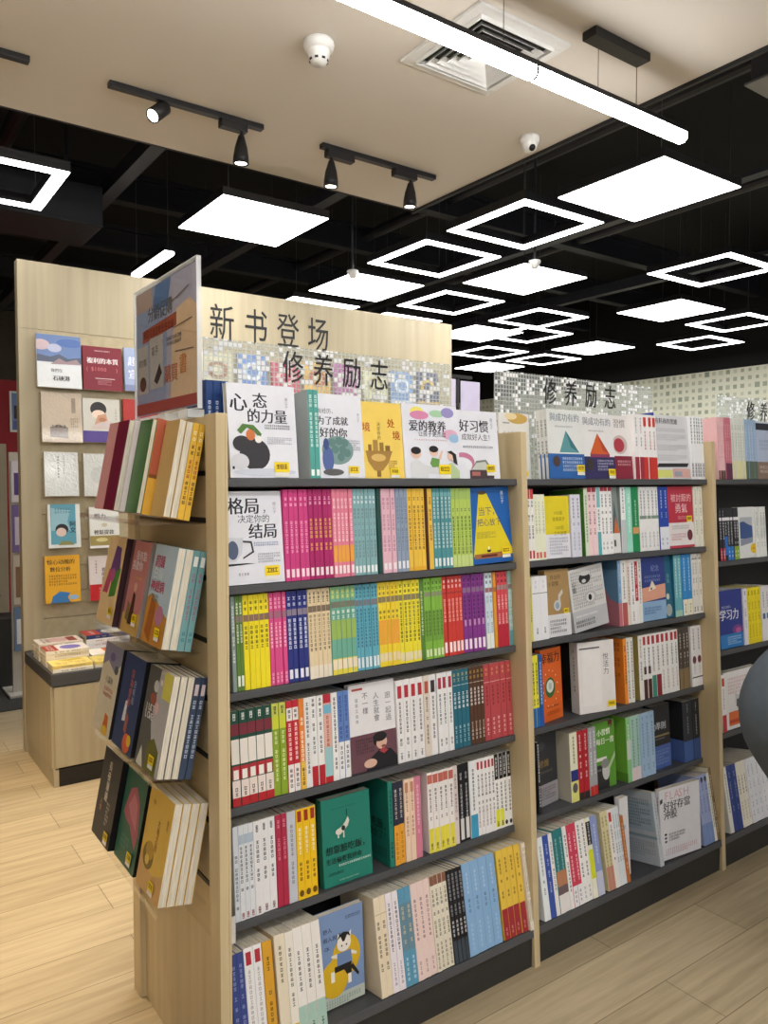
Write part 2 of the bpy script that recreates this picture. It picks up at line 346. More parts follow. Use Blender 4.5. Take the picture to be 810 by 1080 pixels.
ROWS=[
(1, 1, 0.9044, 0.9739, 5, 'cf3f83', 'T .80 .93 f2b4cf;T .3 .66 f0a8c8;L .04 .13 f4dbe4', 'hot pink paperbacks', 0.226, 0.15, None, 0, 0, 0),
(1, 1, 0.9741, 1.0435, 5, 'ac2468', 'T .82 .93 ecb9d0;T .27 .68 f2c14a;L .04 .13 f4e4ea', 'magenta paperbacks with yellow lettering', 0.226, 0.15, None, 0, 0, 0),
(1, 1, 1.0437, 1.1071, 5, 'e5839a', 'T .4 .9 fbe3e8;R .17 .36 eda640;L .04 .13 f6e6e8', 'salmon pink paperbacks with orange block', 0.226, 0.15, None, 0, 0, 0),
(1, 1, 1.1073, 1.1824, 6, '86b1b6', 'T .2 .78 6f7f86;T .82 .93 e8f0f0;L .03 .11 eef2f2', 'pale blue-green paperbacks', 0.226, 0.15, None, 0, 0, 0),
(1, 1, 1.184, 1.1967, 1, '1d4a44', '', 'dark green paperback', 0.226, 0.15, None, 0, 0, 0),
(1, 1, 1.1979, 1.2451, 3, 'e3b7c6', 'T .25 .9 b57f92;L .04 .12 f3e8ec', 'light pink paperbacks', 0.226, 0.15, None, 0, 0, 0),
(1, 1, 1.2453, 1.287, 3, '8f9fb6', 'T .25 .9 6e7c92;L .04 .13 e9edf2', 'lavender grey paperbacks', 0.226, 0.15, None, 0, 0, 0),
(1, 1, 1.2872, 1.347, 4, 'edc347', 'T .25 .9 7a4e20;R .0 .05 e8b030', 'golden yellow paperbacks', 0.226, 0.15, None, 0, 0, 0),
(1, 1, 1.3472, 1.3567, 1, '4a2012', '', 'dark brown paperback', 0.226, 0.15, None, 0, 0, 0),
(1, 1, 1.3577, 1.3737, 1, 'e9bf4a', 'T .3 .9 8a4a20', 'lone golden yellow paperback', 0.226, 0.15, None, 0, 0, 0),
(1, 1, 1.3739, 1.4433, 5, '4f939b', 'T .25 .9 d5e3e0;R .9 .95 76aeb2;L .03 .13 e6efee', 'teal paperbacks with pale lettering', 0.226, 0.15, None, 0, 0, 0),
(1, 1, 1.4435, 1.5192, 5, 'b5cf62', 'T .16 .75 4e5c28;R .86 1 a4c268;R 0 .15 c6d888', 'lime green paperbacks', 0.226, 0.15, None, 0, 0, 0),
(1, 2, 0.7631, 0.7739, 1, '8a9a98', 'T .3 .9 e8eee8', 'grey-green paperback', 0.226, 0.15, None, 0, 0, 0),
(1, 2, 0.7741, 0.7944, 2, '5f8238', 'T .8 .93 eef4e0;R .72 .79 8a7a72;T .5 .7 e8f0d8;L .05 .16 eef2e6', 'moss green paperbacks', 0.226, 0.15, None, 0, 0, 0),
(1, 2, 0.7946, 0.8638, 5, 'f0de24', 'T .82 .95 2a2618;R .72 .79 8a6a60;T .42 .68 2a2618', 'bright yellow paperbacks', 0.226, 0.15, None, 0, 0, 0),
(1, 2, 0.864, 0.9107, 4, 'dc4f8c', 'T .82 .95 f6c8da;R .72 .8 a06a80;T .4 .68 f8d6e4;T .02 .14 f4c0d4', 'pink paperbacks with white lettering', 0.226, 0.15, None, 0, 0, 0),
(1, 2, 0.9115, 0.9714, 4, '28327e', 'T .82 .95 d8dcee;R .73 .8 8a7f90;T .36 .7 dfe4f4;L .04 .14 e8eaf4', 'navy blue paperbacks', 0.226, 0.15, None, 0, 0, 0),
(1, 2, 0.9716, 1.0388, 5, 'e6d2ab', 'T .84 .97 2a261e;R .74 .81 7e6c5c;T .4 .72 8a7858;T .3 .4 3a3024;R 0 .14 eadfce', 'beige paperbacks', 0.226, 0.15, None, 0, 0, 0),
(1, 2, 1.039, 1.1154, 5, '6fae98', 'R .86 1 87b884;T .86 .97 e6e27c;R .76 .83 7c7a6a;T .62 .74 f2f6f0;R .4 .62 9cba5c;R 0 .18 e6d84c;R .06 .17 f0e0c0', 'green and yellow striped paperbacks', 0.226, 0.15, None, 0, 0, 0),
(1, 2, 1.1156, 1.1883, 6, '62acc0', 'T .84 .97 203a48;R .75 .82 7a7a80;T .22 .72 2a5266;L .03 .15 dfe6ea', 'sky blue paperbacks', 0.226, 0.15, None, 0, 0, 0),
(1, 2, 1.1885, 1.2563, 5, 'f0d436', 'T .84 .96 3a3416;R .76 .83 8a7c5c;R .26 .55 eda83c;T .55 .68 5a4a30;R .06 .16 ead8a8', 'yellow paperbacks with orange block', 0.226, 0.15, None, 0, 0, 0),
(1, 2, 1.2565, 1.3287, 5, 'efe03a', 'T .84 .97 2c2a14;R .76 .83 8a8060;T .2 .74 2c2a14;R .03 .13 e6dcb4', 'yellow paperbacks with black lettering', 0.226, 0.15, None, 0, 0, 0),
(1, 2, 1.3289, 1.3426, 1, '56803a', 'T .3 .9 cfe0b0', 'dark leaf-green paperback', 0.226, 0.15, None, 0, 0, 0),
(1, 2, 1.3428, 1.4114, 5, '83b944', 'T .84 .97 2c3c1a;R .77 .83 8c8c74;R .22 .6 74a242;T .28 .6 4a6a28;L .03 .12 d8e8b8', 'apple green paperbacks', 0.226, 0.15, None, 0, 0, 0),
(1, 2, 1.4124, 1.4874, 5, 'cd3d34', 'T .84 .97 f2d8d0;T .42 .72 f4c0b4;R .78 .8 a0342e;L .04 .17 f4e4e4', 'bright red paperbacks', 0.226, 0.15, None, 0, 0, 0),
(1, 2, 1.4876, 1.5719, 5, '84378c', 'T .84 .96 2a1030;R .77 .83 8c6a8c;T .42 .74 30143a;T .34 .42 e2b4d8;L .04 .17 f2e0f0', 'purple paperbacks', 0.226, 0.15, None, 0, 0, 0),
(1, 2, 1.5768, 1.6075, 2, 'cfdde6', 'T .84 .98 22303c;R .74 .8 9c6a6a;T .2 .7 8aa0b0;R 0 .2 e8ece4', 'pale blue paperbacks', 0.226, 0.15, None, 0, 0, 0),
(1, 2, 1.6083, 1.6207, 1, 'df9a2c', 'R .74 .8 a8643c', 'orange paperback', 0.226, 0.15, None, 0, 0, 0),
(1, 2, 1.6215, 1.6664, 3, 'd24a56', 'T .84 .98 5c1420;R .76 .82 a08484;T .3 .74 f0c8c8;R 0 .3 b8263c', 'crimson paperbacks', 0.226, 0.15, None, 0, 0, 0),
(1, 2, 1.6688, 1.6855, 3, '9cc0bc', 'T .84 .97 1e3c3a;R .76 .82 8a7070;T .25 .74 e8f2f0;R 0 .2 5a98a0', 'pale teal paperbacks', 0.226, 0.15, None, 0, 0, 0),
(1, 3, 0.7591, 0.8703, 5, '1f4a3c', 'T .9 .97 e8ece4;R .74 .86 7a2c3a;R .44 .7 eae4da;R .28 .42 b4303a;L .28 .38 f0ece4;R .09 .27 eadcd4;R 0 .09 b4262e;T .1 .2 4a3a30', 'dark green paperbacks with red foot', 0.226, 0.15, None, 0, 0, 0),
(1, 3, 0.8705, 0.9092, 2, '8aa62e', 'R .86 1 c6cc5c;T .88 .97 1e2414;R .72 .86 cdd33c;T .15 .7 dfe8a8', 'olive lime paperbacks', 0.226, 0.15, None, 0, 0, 0),
(1, 3, 0.9094, 0.9449, 2, 'c32a38', 'R .0 .3 efe8e4;R .78 .92 e8e4de;T .8 .91 2a2424;T .34 .76 f6dcd8;T .04 .26 4a3c3c', 'red paperbacks with white foot', 0.226, 0.15, None, 0, 0, 0),
(1, 3, 0.9451, 0.9604, 1, 'e6863a', 'R 0 .3 ecc04a;T .3 .8 fff0d8;T .04 .24 4a3018', 'orange paperback', 0.226, 0.15, None, 0, 0, 0),
(1, 3, 0.9606, 0.9777, 1, 'e9e7e6', 'T .1 .95 44464c', 'white paperback with dark lettering', 0.226, 0.15, None, 0, 0, 0),
(1, 3, 0.9779, 1.0158, 2, 'ecebea', 'T .88 .98 22242a;T .3 .86 50545c;R 0 .22 b4232e', 'white paperbacks with red foot', 0.226, 0.15, None, 0, 0, 0),
(1, 3, 1.016, 1.0397, 1, 'dcb0a2', 'R .9 1 b8283a;R .78 .88 74b8d4;T .4 .76 b03c3c;R .07 .4 9cc8cc;R 0 .07 b4232e', 'pink paperback with red top', 0.226, 0.15, None, 0, 0, 0),
(1, 3, 1.0408, 1.0596, 1, 'eeedec', 'T .12 .95 3c3e44', 'white paperback with thin grey lettering', 0.226, 0.15, None, 0, 0, 0),
(1, 3, 1.0598, 1.0956, 2, '6484c2', 'R 0 .42 ecebea;T .45 .95 2c4a8c;T .1 .38 5a5a64', 'blue and white paperbacks', 0.226, 0.15, None, 0, 0, 0),
(1, 3, 1.2498, 1.3424, 4, 'eae8e8', 'L .78 .93 b8303c;T .2 .74 3e4046;T .04 .12 5a5a60', 'white paperbacks with red top label', 0.226, 0.15, None, 0, 0, 0),
(1, 3, 1.3435, 1.3649, 1, 'ded2c4', 'L .78 .93 b45a44;T .15 .74 4a4440', 'beige paperback with red label', 0.226, 0.15, None, 0, 0, 0),
(1, 3, 1.3651, 1.3888, 1, 'eae8e8', 'L .78 .93 3a2c34;T .2 .74 3e4046', 'white paperback with black label', 0.226, 0.15, None, 0, 0, 0),
(1, 3, 1.3923, 1.4491, 3, 'ebebeb', 'L .8 .94 a83048;T .3 .74 4c4e54;T .08 .18 6a6a70', 'white paperbacks with crimson label', 0.226, 0.15, None, 0, 0, 0),
(1, 3, 1.4493, 1.5126, 4, '26687c', 'T .84 .97 c8b45c;R .8 .806 cfe0e0;T .5 .72 eef4f4;T .06 .3 a8ccd4', 'petrol blue paperbacks', 0.226, 0.15, None, 0, 0, 0),
(1, 3, 1.5128, 1.5708, 4, '54382a', 'T .84 .97 b89c4c;R .8 .806 d8d0c0;T .5 .74 f0e8e0;T .06 .3 c8b8a8', 'dark brown paperbacks', 0.226, 0.15, None, 0, 0, 0),
(1, 3, 1.5716, 1.6855, 5, 'b84a50', 'T .84 .96 d89a64;R .76 .766 ecc8c0;T .45 .72 6a2028;T .06 .3 f0c4c4', 'coral red paperbacks', 0.226, 0.15, None, 0, 0, 0),
(1, 4, 0.7641, 0.7774, 1, 'd9dfe8', 'T .12 .7 6a7480', 'narrow pale blue paperback', 0.226, 0.15, None, 0, 0, 0),
(1, 4, 0.7776, 0.8171, 3, 'e2e5ea', 'R .8 .9 b4c4d4;T .3 .78 5a6068;T .02 .08 9c3c4c', 'white paperbacks with pale blue band', 0.226, 0.15, None, 0, 0, 0),
(1, 4, 0.8173, 0.8783, 3, 'eae9ea', 'T .88 .96 3a3c40;T .3 .8 4c4e54;T .02 .09 7c4c54', 'plain white paperbacks', 0.226, 0.15, None, 0, 0, 0),
(1, 4, 0.8785, 0.9101, 2, 'b12c4a', 'T .85 .95 e08a9c;T .5 .75 dc8498', 'crimson paperbacks', 0.226, 0.15, None, 0, 0, 0),
(1, 4, 0.9103, 0.9348, 1, 'c6c8d2', 'T .2 .86 7c808c', 'lavender grey paperback', 0.226, 0.15, None, 0, 0, 0),
(1, 4, 0.935, 0.9931, 3, 'f0c31e', 'L .86 .98 a03020;T .5 .8 f8f0d8;T .2 .42 6a4c14;C .07 6a4c14', 'yellow paperbacks with red top label', 0.226, 0.15, None, 0, 0, 0),
(1, 4, 1.2368, 1.2746, 2, '2a2c40', 'R 0 .48 e8a434;T .55 .92 cfc8c0;T .06 .4 a86c1c', 'navy paperbacks with orange foot', 0.226, 0.15, None, 0, 0, 0),
(1, 4, 1.2748, 1.3112, 2, 'efd2b8', 'T .3 .85 a07458;L .84 .96 c88a70', 'peach paperbacks', 0.226, 0.15, None, 0, 0, 0),
(1, 4, 1.3114, 1.3344, 1, 'd47f96', 'T .3 .9 f0c8d4', 'rose pink paperback', 0.226, 0.15, None, 0, 0, 0),
(1, 4, 1.3583, 1.4524, 5, 'eee9e6', 'C .9 b42c2c;R .86 .97 c46a5c;T .4 .8 5a5050;R 0 .3 e8dc48;T .04 .12 5a5020', 'red-cornered white paperbacks with yellow foot', 0.226, 0.15, None, -0.002, 0, 0),
(1, 4, 1.4526, 1.4716, 1, 'ddd0cc', 'T .3 .9 8c7c78', 'greyish pink paperback', 0.226, 0.15, None, 0, 0, 0),
(1, 4, 1.473, 1.5162, 2, '16171c', 'T .3 .94 c8c8cc;L .03 .3 dcdcda', 'black paperbacks', 0.226, 0.15, None, 0, 0, 0),
(1, 4, 1.5164, 1.5458, 1, 'eceef0', 'R 0 .3 3f9cc4;T .35 .95 3c4046', 'white paperback with blue foot', 0.226, 0.15, None, 0, 0, 0),
(1, 4, 1.546, 1.6171, 5, 'eeecec', 'L .86 .96 b4303c;T .4 .8 4a4c52;T .1 .38 a0888c', 'white paperbacks with small red tab', 0.226, 0.15, None, 0, 0, 0),
(1, 4, 1.6179, 1.6527, 2, 'eeeeec', 'R .66 1 141416;T .7 .96 d8d8d8;T .26 .62 3c3c40;R .03 .26 dfe040;T .04 .1 2c2c20', 'black-topped white paperbacks with yellow foot', 0.226, 0.15, None, 0, 0, 0),
(1, 4, 1.6529, 1.6855, 2, 'eeeeec', 'R .66 1 141416;T .7 .96 d8d8d8;T .2 .62 3c3c40;C .06 2c2c30', 'black-topped white paperbacks', 0.226, 0.15, None, 0, 0, 0),
(1, 5, 0.7271, 0.7643, 2, '3b4a8c', 'T .2 .9 8a96c4', 'deep blue paperbacks', 0.243, 0.16, None, 0, 0, 0),
(1, 5, 0.7645, 0.8109, 2, 'ecebec', 'L .84 .96 b42c3c;T .25 .8 b4b0a8', 'white paperbacks with red label', 0.246, 0.16, None, 0, 0, 0),
(1, 5, 0.8111, 0.8369, 1, 'd8a02c', 'T .72 .86 4a3010;T .2 .6 6a4818', 'mustard paperback', 0.246, 0.17, None, 0, 0, 0),
(1, 5, 0.8432, 0.8716, 1, 'e6dac2', 'T .55 .9 5a5040;R 0 .12 e0c040', 'thick cream paperback', 0.25, 0.17, None, 0, 0, 0),
(1, 5, 0.8718, 0.8937, 1, 'ebe6da', 'T .3 .9 6a6458;R 0 .15 e6c648', 'ivory paperback with yellow foot', 0.248, 0.17, None, 0, 0, 0),
(1, 5, 0.8939, 0.971, 3, 'ece8e2', 'T .4 .88 54504a;R 0 .27 aac8bc;T .03 .1 3c4840', 'ivory paperbacks with sage green foot', 0.25, 0.17, None, 0, 0, 0),
(1, 5, 1.1335, 1.1716, 2, 'e8d9be', 'T .25 .85 6c5c40;R .82 .83 c8b494', 'cream paperbacks', 0.25, 0.17, None, 0, 0, 0),
(1, 5, 1.1718, 1.2121, 2, 'ebe4ea', 'T .4 .9 4c4450;T .06 .3 a090a4', 'lilac white paperbacks', 0.25, 0.17, None, 0, 0, 0),
(1, 5, 1.2123, 1.2549, 2, '5d9ab8', 'R .36 .84 6a8c9c;T .38 .82 d8c49c;T .05 .3 c0dce8', 'patterned teal blue paperbacks', 0.25, 0.17, None, 0, 0, 0),
(1, 5, 1.255, 1.3213, 3, 'ecd3cc', 'T .4 .84 8c6c70;T .05 .2 a8888c', 'pale pink paperbacks', 0.25, 0.17, None, 0, 0, 0),
(1, 5, 1.3215, 1.3826, 4, 'e6dfcc', 'R .9 1 8a5c48;T .35 .86 6c6450;T .02 .3 8c7c64', 'cream paperbacks with brown top', 0.25, 0.17, None, 0, 0, 0),
(1, 5, 1.3828, 1.4387, 4, '17181c', 'T .5 .96 9c9ca4;R 0 .24 3a444e;T .28 .46 d4d4d8', 'black paperbacks with grey foot', 0.25, 0.17, None, 0, 0, 0),
(1, 5, 1.4389, 1.5674, 4, '8ab2da', 'T .45 .62 4a6c94;T .66 .9 b8d2ea;T .05 .35 a8c8e4', 'light blue paperbacks', 0.252, 0.18, None, 0, 0, 0),
(1, 5, 1.5731, 1.669, 4, 'e6c24a', 'T .45 .95 7c5a20;R 0 .34 a02c34;T .04 .14 d88c8c', 'yellow paperbacks with dark red foot', 0.252, 0.18, None, 0, 0, 0),
(1, 5, 1.6699, 1.6855, 2, 'eae2d2', 'T .1 .95 6a604c', 'cream paperbacks beside the divider', 0.252, 0.18, None, -0.012, 0, 0),
(1, 0, 0.9738, 1.0039, 2, '4fa39a', 'T .3 .95 d2ece8;L .03 .1 eef4f2', 'teal paperbacks with pale lettering', 0.222, 0.13, 'b6bdbb', -0.004, 0, 0),
(2, 0, 2.2687, 2.3188, 2, 'f0eeee', 'T .5 .95 7c8490;R 0 .34 9c2c3c', 'white paperbacks with dark red foot', 0.226, 0.15, None, 0, 0, 0),
(2, 0, 2.319, 2.3975, 3, 'f0eeee', 'T .45 .95 a43c3c;L .82 .96 c83c34;R 0 .34 c83830', 'white paperbacks with bright red foot', 0.226, 0.15, None, 0, 0, 0),
(2, 0, 2.6048, 2.6868, 5, 'ecedf0', 'T .56 .98 2c2e34;R .03 .26 c8cad0;T .04 .25 26282c', 'white paperbacks with black dotted foot', 0.235, 0.15, None, 0, 0, 0),
(2, 1, 1.7474, 1.7768, 2, 'ecebe6', 'R .86 1 c43a40;T .3 .84 5a5c60;L .03 .14 c43c40', 'white paperbacks with red top', 0.222, 0.15, None, 0, 0, 0),
(2, 1, 1.777, 1.8296, 3, 'e6e8d0', 'T .4 .9 b4b89c;R .45 .46 c4c8ac;L .03 .12 d46a60', 'cream paperbacks with red base mark', 0.205, 0.15, None, 0, 0, 0),
(2, 1, 1.9466, 1.9971, 2, 'd8dae6', 'T .5 .95 6c7084;T .1 .4 a4a8bc', 'pale lilac paperbacks', 0.203, 0.15, None, 0, 0, 0),
(2, 1, 2.0134, 2.0322, 1, 'd8e4cc', 'T .2 .9 5a8048', 'pale green paperback', 0.222, 0.15, '4f8a34', 0, 0, 0),
(2, 1, 2.0324, 2.075, 2, 'f0d3d6', 'T .3 .9 6c3c44;R .93 1 a83c48', 'pale pink paperbacks', 0.226, 0.15, None, 0, 0, 0),
(2, 1, 2.0752, 2.0944, 1, 'eceff0', 'R .7 1 84c0c4;R 0 .34 5ab0b8;T .36 .68 5a6068', 'white paperback with teal ends', 0.226, 0.15, None, 0, 0, 0),
(2, 1, 2.0946, 2.1534, 3, 'f0f0f0', 'R .94 1 b43c48;T .3 .9 4c4e54;T .06 .2 8c8c94', 'white paperbacks with red cap', 0.226, 0.15, None, 0, 0, 0),
(2, 1, 2.2012, 2.2267, 1, 'ecefef', 'T .6 .98 4c5054;R .0 .5 c2c8cc', 'white paperback with grey foot', 0.226, 0.15, '8c9a98', 0, 0, 0),
(2, 1, 2.2293, 2.2604, 1, '9ddbc6', 'T .3 .9 e8f6f0', 'mint green paperback', 0.226, 0.15, None, 0, 0, 0),
(2, 1, 2.262, 2.2988, 1, '1f8c54', 'T .4 .8 d8f0e0;R .28 .38 d8a068', 'emerald green paperback', 0.226, 0.15, None, 0, 0, 0),
(2, 1, 2.3004, 2.4141, 5, 'ebebeb', 'T .5 .95 5c6064;R .5 .55 7c9484;T .05 .3 a4a6aa', 'white paperbacks with dotted spines', 0.226, 0.15, None, 0, 0, 0),
(2, 1, 2.4158, 2.4733, 2, '2347a8', 'T .5 .95 c8d4f0;R 0 .36 e6eaf2;T .06 .2 6a7ca4', 'cobalt blue paperbacks', 0.226, 0.15, None, 0, 0, 0),
(2, 1, 2.6325, 2.6847, 2, 'e4e4d8', 'T .2 .95 9ca08c', 'ivory paperbacks beside the divider', 0.226, 0.15, None, 0, 0, 0),
(2, 2, 1.7593, 1.7711, 1, 'e2dd5a', 'T .3 .9 8c8424', 'thin yellow paperback', 0.2, 0.15, None, 0, 0, 0),
(2, 2, 1.7719, 1.8409, 2, 'e9e9ee', 'R .73 .74 5c5c64;T .1 .2 5c5c64;T .8 .95 c4c4cc', 'white hardcovers', 0.2, 0.15, None, 0, 0, 0),
(2, 2, 2.1904, 2.2082, 1, '7da4cc', 'R .0 .35 c8707c;T .4 .95 b8d0e8', 'blue paperback with pink foot', 0.226, 0.15, '5f86a8', 0, 0, [('p', [(0, 0), (1, 0), (1, 0.34), (0.75, 0.42), (0.6, 0.6), (0.3, 0.72), (0, 0.66)], 'b0707c'), ('e', 0.12, 0.16, 0.12, 0.09, '5c6c78'), ('r', 0, 0.86, 1, 1, '4a7090')]),
(2, 2, 2.2084, 2.2367, 1, 'ecebe6', 'T .4 .96 4c4c50;R 0 .35 b85c58', 'white paperback with rust foot', 0.226, 0.15, None, 0, 0, 0),
(2, 2, 2.2369, 2.2576, 1, 'e4d8d0', 'T .3 .9 8c7468', 'greyish beige paperback', 0.226, 0.15, None, 0, 0, 0),
(2, 2, 2.2578, 2.281, 1, 'efefef', 'T .3 .95 3c4c5c;T .05 .2 8c5c5c', 'white paperback with fine lettering', 0.226, 0.15, None, 0, 0, 0),
(2, 2, 2.2812, 2.2992, 1, 'efefef', 'R .35 .96 b8243c;T .4 .9 f4d8dc', 'red-spined paperback', 0.226, 0.15, None, 0, 0, 0),
(2, 2, 2.2994, 2.3209, 1, 'e6e6e2', 'T .3 .95 5c5c60', 'off-white paperback', 0.226, 0.15, None, 0, 0, 0),
(2, 2, 2.5108, 2.5577, 2, '69b0bc', 'T .3 .95 d8eef0;R 0 .1 a4c8b4', 'turquoise paperbacks', 0.226, 0.15, '2a6c88', 0, 0, 0),
(2, 2, 2.5589, 2.6207, 2, '2e8bd0', 'T .35 .95 cfe6f8;R 0 .26 ece8d0;T .03 .2 8c7444', 'bright blue paperbacks', 0.226, 0.15, None, 0, 0, 0),
(2, 2, 2.6219, 2.6868, 3, 'e2e1da', 'T .3 .95 94968c;T .03 .12 2c2c2c;R .9 .92 8c8c88', 'light grey paperbacks beside the divider', 0.226, 0.15, None, 0, 0, 0),
(2, 3, 1.7746, 1.8051, 2, 'e8e03c', 'R 0 .27 2668b0;T .3 .9 2c3c5c', 'yellow paperbacks with blue foot', 0.226, 0.15, None, 0, 0, 0),
(2, 3, 1.8053, 1.824, 1, '2858a4', 'T .3 .9 c0d4f0', 'blue paperback', 0.226, 0.15, None, 0, 0, 0),
(2, 3, 2.2265, 2.2442, 1, 'f0922c', 'T .3 .9 7c3c0c', 'orange paperback with printed back cover', 0.226, 0.15, 'e8802c', 0, 0, [('g', 0.1, 0.4, 0.9, 0.94, 'b85c18', 7), ('r', 0.1, 0.08, 0.5, 0.2, 'e8e4dc'), ('g', 0.14, 0.1, 0.46, 0.18, '4c4c4c', 2)]),
(2, 3, 2.2444, 2.2809, 2, 'ecece6', 'T .06 .95 4a4a46', 'white paperbacks with black lettering', 0.226, 0.15, None, 0, 0, 0),
(2, 3, 2.3097, 2.3345, 1, 'eceae6', 'T .3 .95 7c7c78', 'off-white paperback', 0.226, 0.15, '9c8c4c', 0, 0, 0),
(2, 3, 2.3347, 2.3809, 2, 'efefee', 'L .84 .97 b8343c;T .5 .8 4c4c50;L .38 .5 4c2c2c;R 0 .3 4c2824', 'white paperbacks with dark brown foot', 0.226, 0.15, None, 0, 0, 0),
(2, 3, 2.3811, 2.4076, 1, 'efefee', 'L .84 .97 b8343c;T .4 .8 4c4c50;R 0 .34 3c9080', 'white paperback with green foot', 0.226, 0.15, None, 0, 0, 0),
(2, 3, 2.4078, 2.4368, 1, 'efefee', 'L .84 .97 b8343c;T .4 .8 4c4c50;R 0 .34 8c2434', 'white paperback with maroon foot', 0.226, 0.15, None, 0, 0, 0),
(2, 3, 2.437, 2.5436, 4, 'efefed', 'L .84 .97 b8343c;T .45 .8 3c3c40;T .08 .4 c4a4a4', 'white paperbacks with red top tab', 0.226, 0.15, None, 0, 0, 0),
(2, 3, 2.5454, 2.6155, 3, '4a4038', 'T .4 .97 d4ccc0;R 0 .34 8a7452;T .3 .5 6c6054', 'dark taupe paperbacks', 0.226, 0.15, None, 0, 0, 0),
(2, 3, 2.6185, 2.6868, 2, 'e8e8ea', 'T .6 .96 5c4c54;C .44 6c3440;R .14 .16 2c2c30;T .2 .4 a4a4ac', 'white hardcovers with maroon oval', 0.226, 0.15, None, -0.004, 0, 0),
(2, 4, 1.8016, 1.8145, 1, '26272b', 'T .1 .98 d4d4d4', 'black paperback beside the divider', 0.226, 0.15, None, 0, 0, 0),
(2, 4, 1.9548, 1.9919, 1, 'e8e6cc', 'T .55 .95 2c2c28;R .3 .46 27347e;R 0 .3 dcdc80;C .2 5c5c64', 'cream hardcover with navy band', 0.226, 0.15, 'b8b4a4', 0, 0, 0),
(2, 4, 1.9928, 2.0463, 2, 'b2212f', 'T .3 .95 f2dcdc;R 0 .1 2c2c2c', 'deep red paperbacks', 0.226, 0.15, None, 0, 0, 0),
(2, 4, 2.0473, 2.0875, 2, 'a4a6ac', 'T .3 .95 e4e4e8;R 0 .14 c43430', 'grey paperbacks with red foot', 0.226, 0.15, None, 0, 0, 0),
(2, 4, 2.2467, 2.2704, 1, '8cc88a', 'T .3 .9 e4f2e0;R .35 .65 ccd8cc', 'light green paperback', 0.226, 0.15, '6fae3c', 0, 0, [('p', [(0, 0.5), (0.6, 0.72), (0.6, 0.36)], 'ccd4c8'), ('r', 0.0, 0, 1, 0.14, '5a9030')]),
(2, 4, 2.2706, 2.3238, 2, 'a9cfc4', 'R 0 .2 e8d8dc;T .2 .95 5c8078', 'pale mint paperbacks', 0.226, 0.15, None, 0, 0, 0),
(2, 4, 2.324, 2.4063, 3, 'a2bfdc', 'T .1 .95 6c8ca8', 'pale blue paperbacks', 0.226, 0.15, None, 0, 0, 0),
(2, 4, 2.5802, 2.641, 1, '2b3038', 'T .4 .95 8c98a4;R 0 .34 3f5f9c', 'thick slate black hardcover', 0.226, 0.15, '24262a', 0, 0, [('r', 0, 0, 1, 0.36, '4a66a8'), ('t', 0.3, 0.6, 0.3, '則', '8c949c', 0, 1)]),
(2, 4, 2.6422, 2.6868, 1, '24262e', 'T .4 .95 b4bcc8;R 0 .34 3a5590', 'thick black hardcover beside the divider', 0.226, 0.15, None, 0, 0, 0),
(2, 5, 1.7426, 1.7698, 1, 'e8edf0', 'T .3 .9 7c8890', 'white paperback beside the divider', 0.245, 0.17, None, 0, 0, 0),
(2, 5, 1.77, 1.7952, 1, '3a55a8', 'T .3 .9 b4c0e0', 'royal blue paperback', 0.245, 0.17, None, 0, 0, 0),
(2, 5, 1.7954, 1.8123, 1, 'ecebea', 'T .3 .9 8c8c90', 'narrow white paperback', 0.245, 0.17, None, 0, 0, 0),
(2, 5, 1.8125, 1.8602, 2, '2f7c80', 'R 0 .22 e8e4e2;R .22 .5 b8805c;R .22 .32 6c5c60;T .5 .9 a4d0cc', 'teal to orange paperbacks', 0.25, 0.17, None, 0, 0, 0),
(2, 5, 1.8604, 1.8779, 1, 'efedec', 'T .2 .9 6c6c74', 'slim white paperback', 0.25, 0.17, None, 0, 0, 0),
(2, 5, 1.8781, 1.9227, 2, 'd0435c', 'R 0 .25 ecebee;T .3 .9 f6d0d8;T .04 .2 8c8c94', 'raspberry paperbacks with white foot', 0.25, 0.17, None, 0, 0, 0),
(2, 5, 1.9229, 1.9685, 2, 'efeeec', 'T .3 .96 3c3c44;T .04 .2 a0a0a8', 'white paperbacks with black lettering', 0.25, 0.17, None, 0, 0, 0),
(2, 5, 1.9687, 1.9918, 1, 'eeedda', 'R .66 .95 26262a;R .24 .6 dbe02c;T .66 .94 d8d8d8', 'white paperback with black and yellow blocks', 0.25, 0.17, None, 0, 0, 0),
(2, 5, 1.992, 2.0248, 1, '8f9fd0', 'R 0 .3 c4c8e0;T .4 .9 d0d8f0', 'periwinkle paperback', 0.25, 0.17, None, 0, 0, 0),
(2, 5, 2.0439, 2.0801, 2, 'd9d0a4', 'R 0 .3 c48a78;T .3 .94 8c8050', 'khaki paperbacks with brick foot', 0.25, 0.17, None, 0, 0, 0),
(2, 5, 2.0803, 2.1022, 1, 'eeeae8', 'L .84 .96 c03c40;T .3 .8 6c5c60', 'white paperback with red label', 0.25, 0.17, None, 0, 0, 0),
(2, 5, 2.1024, 2.1394, 3, 'dfe5ea', 'T .3 .95 8c9aa4', 'pale grey paperbacks', 0.25, 0.17, None, 0, 0, 0),
(2, 5, 2.1396, 2.1569, 1, 'b9703a', 'T .2 .9 e0b48c', 'copper brown paperback', 0.215, 0.15, None, 0, 0, 0),
(2, 5, 2.5877, 2.6551, 3, 'a4b2dc', 'R .25 .3 6c84c4;R 0 .3 7f97cc;T .4 .9 6c7cb4;C .93 3c3c44', 'periwinkle blue paperbacks', 0.248, 0.17, None, 0, 0, 0),
(2, 5, 2.6553, 2.6713, 1, 'e6e8dc', 'T .2 .9 8c9084', 'ivory paperback', 0.248, 0.17, None, 0, 0, 0),
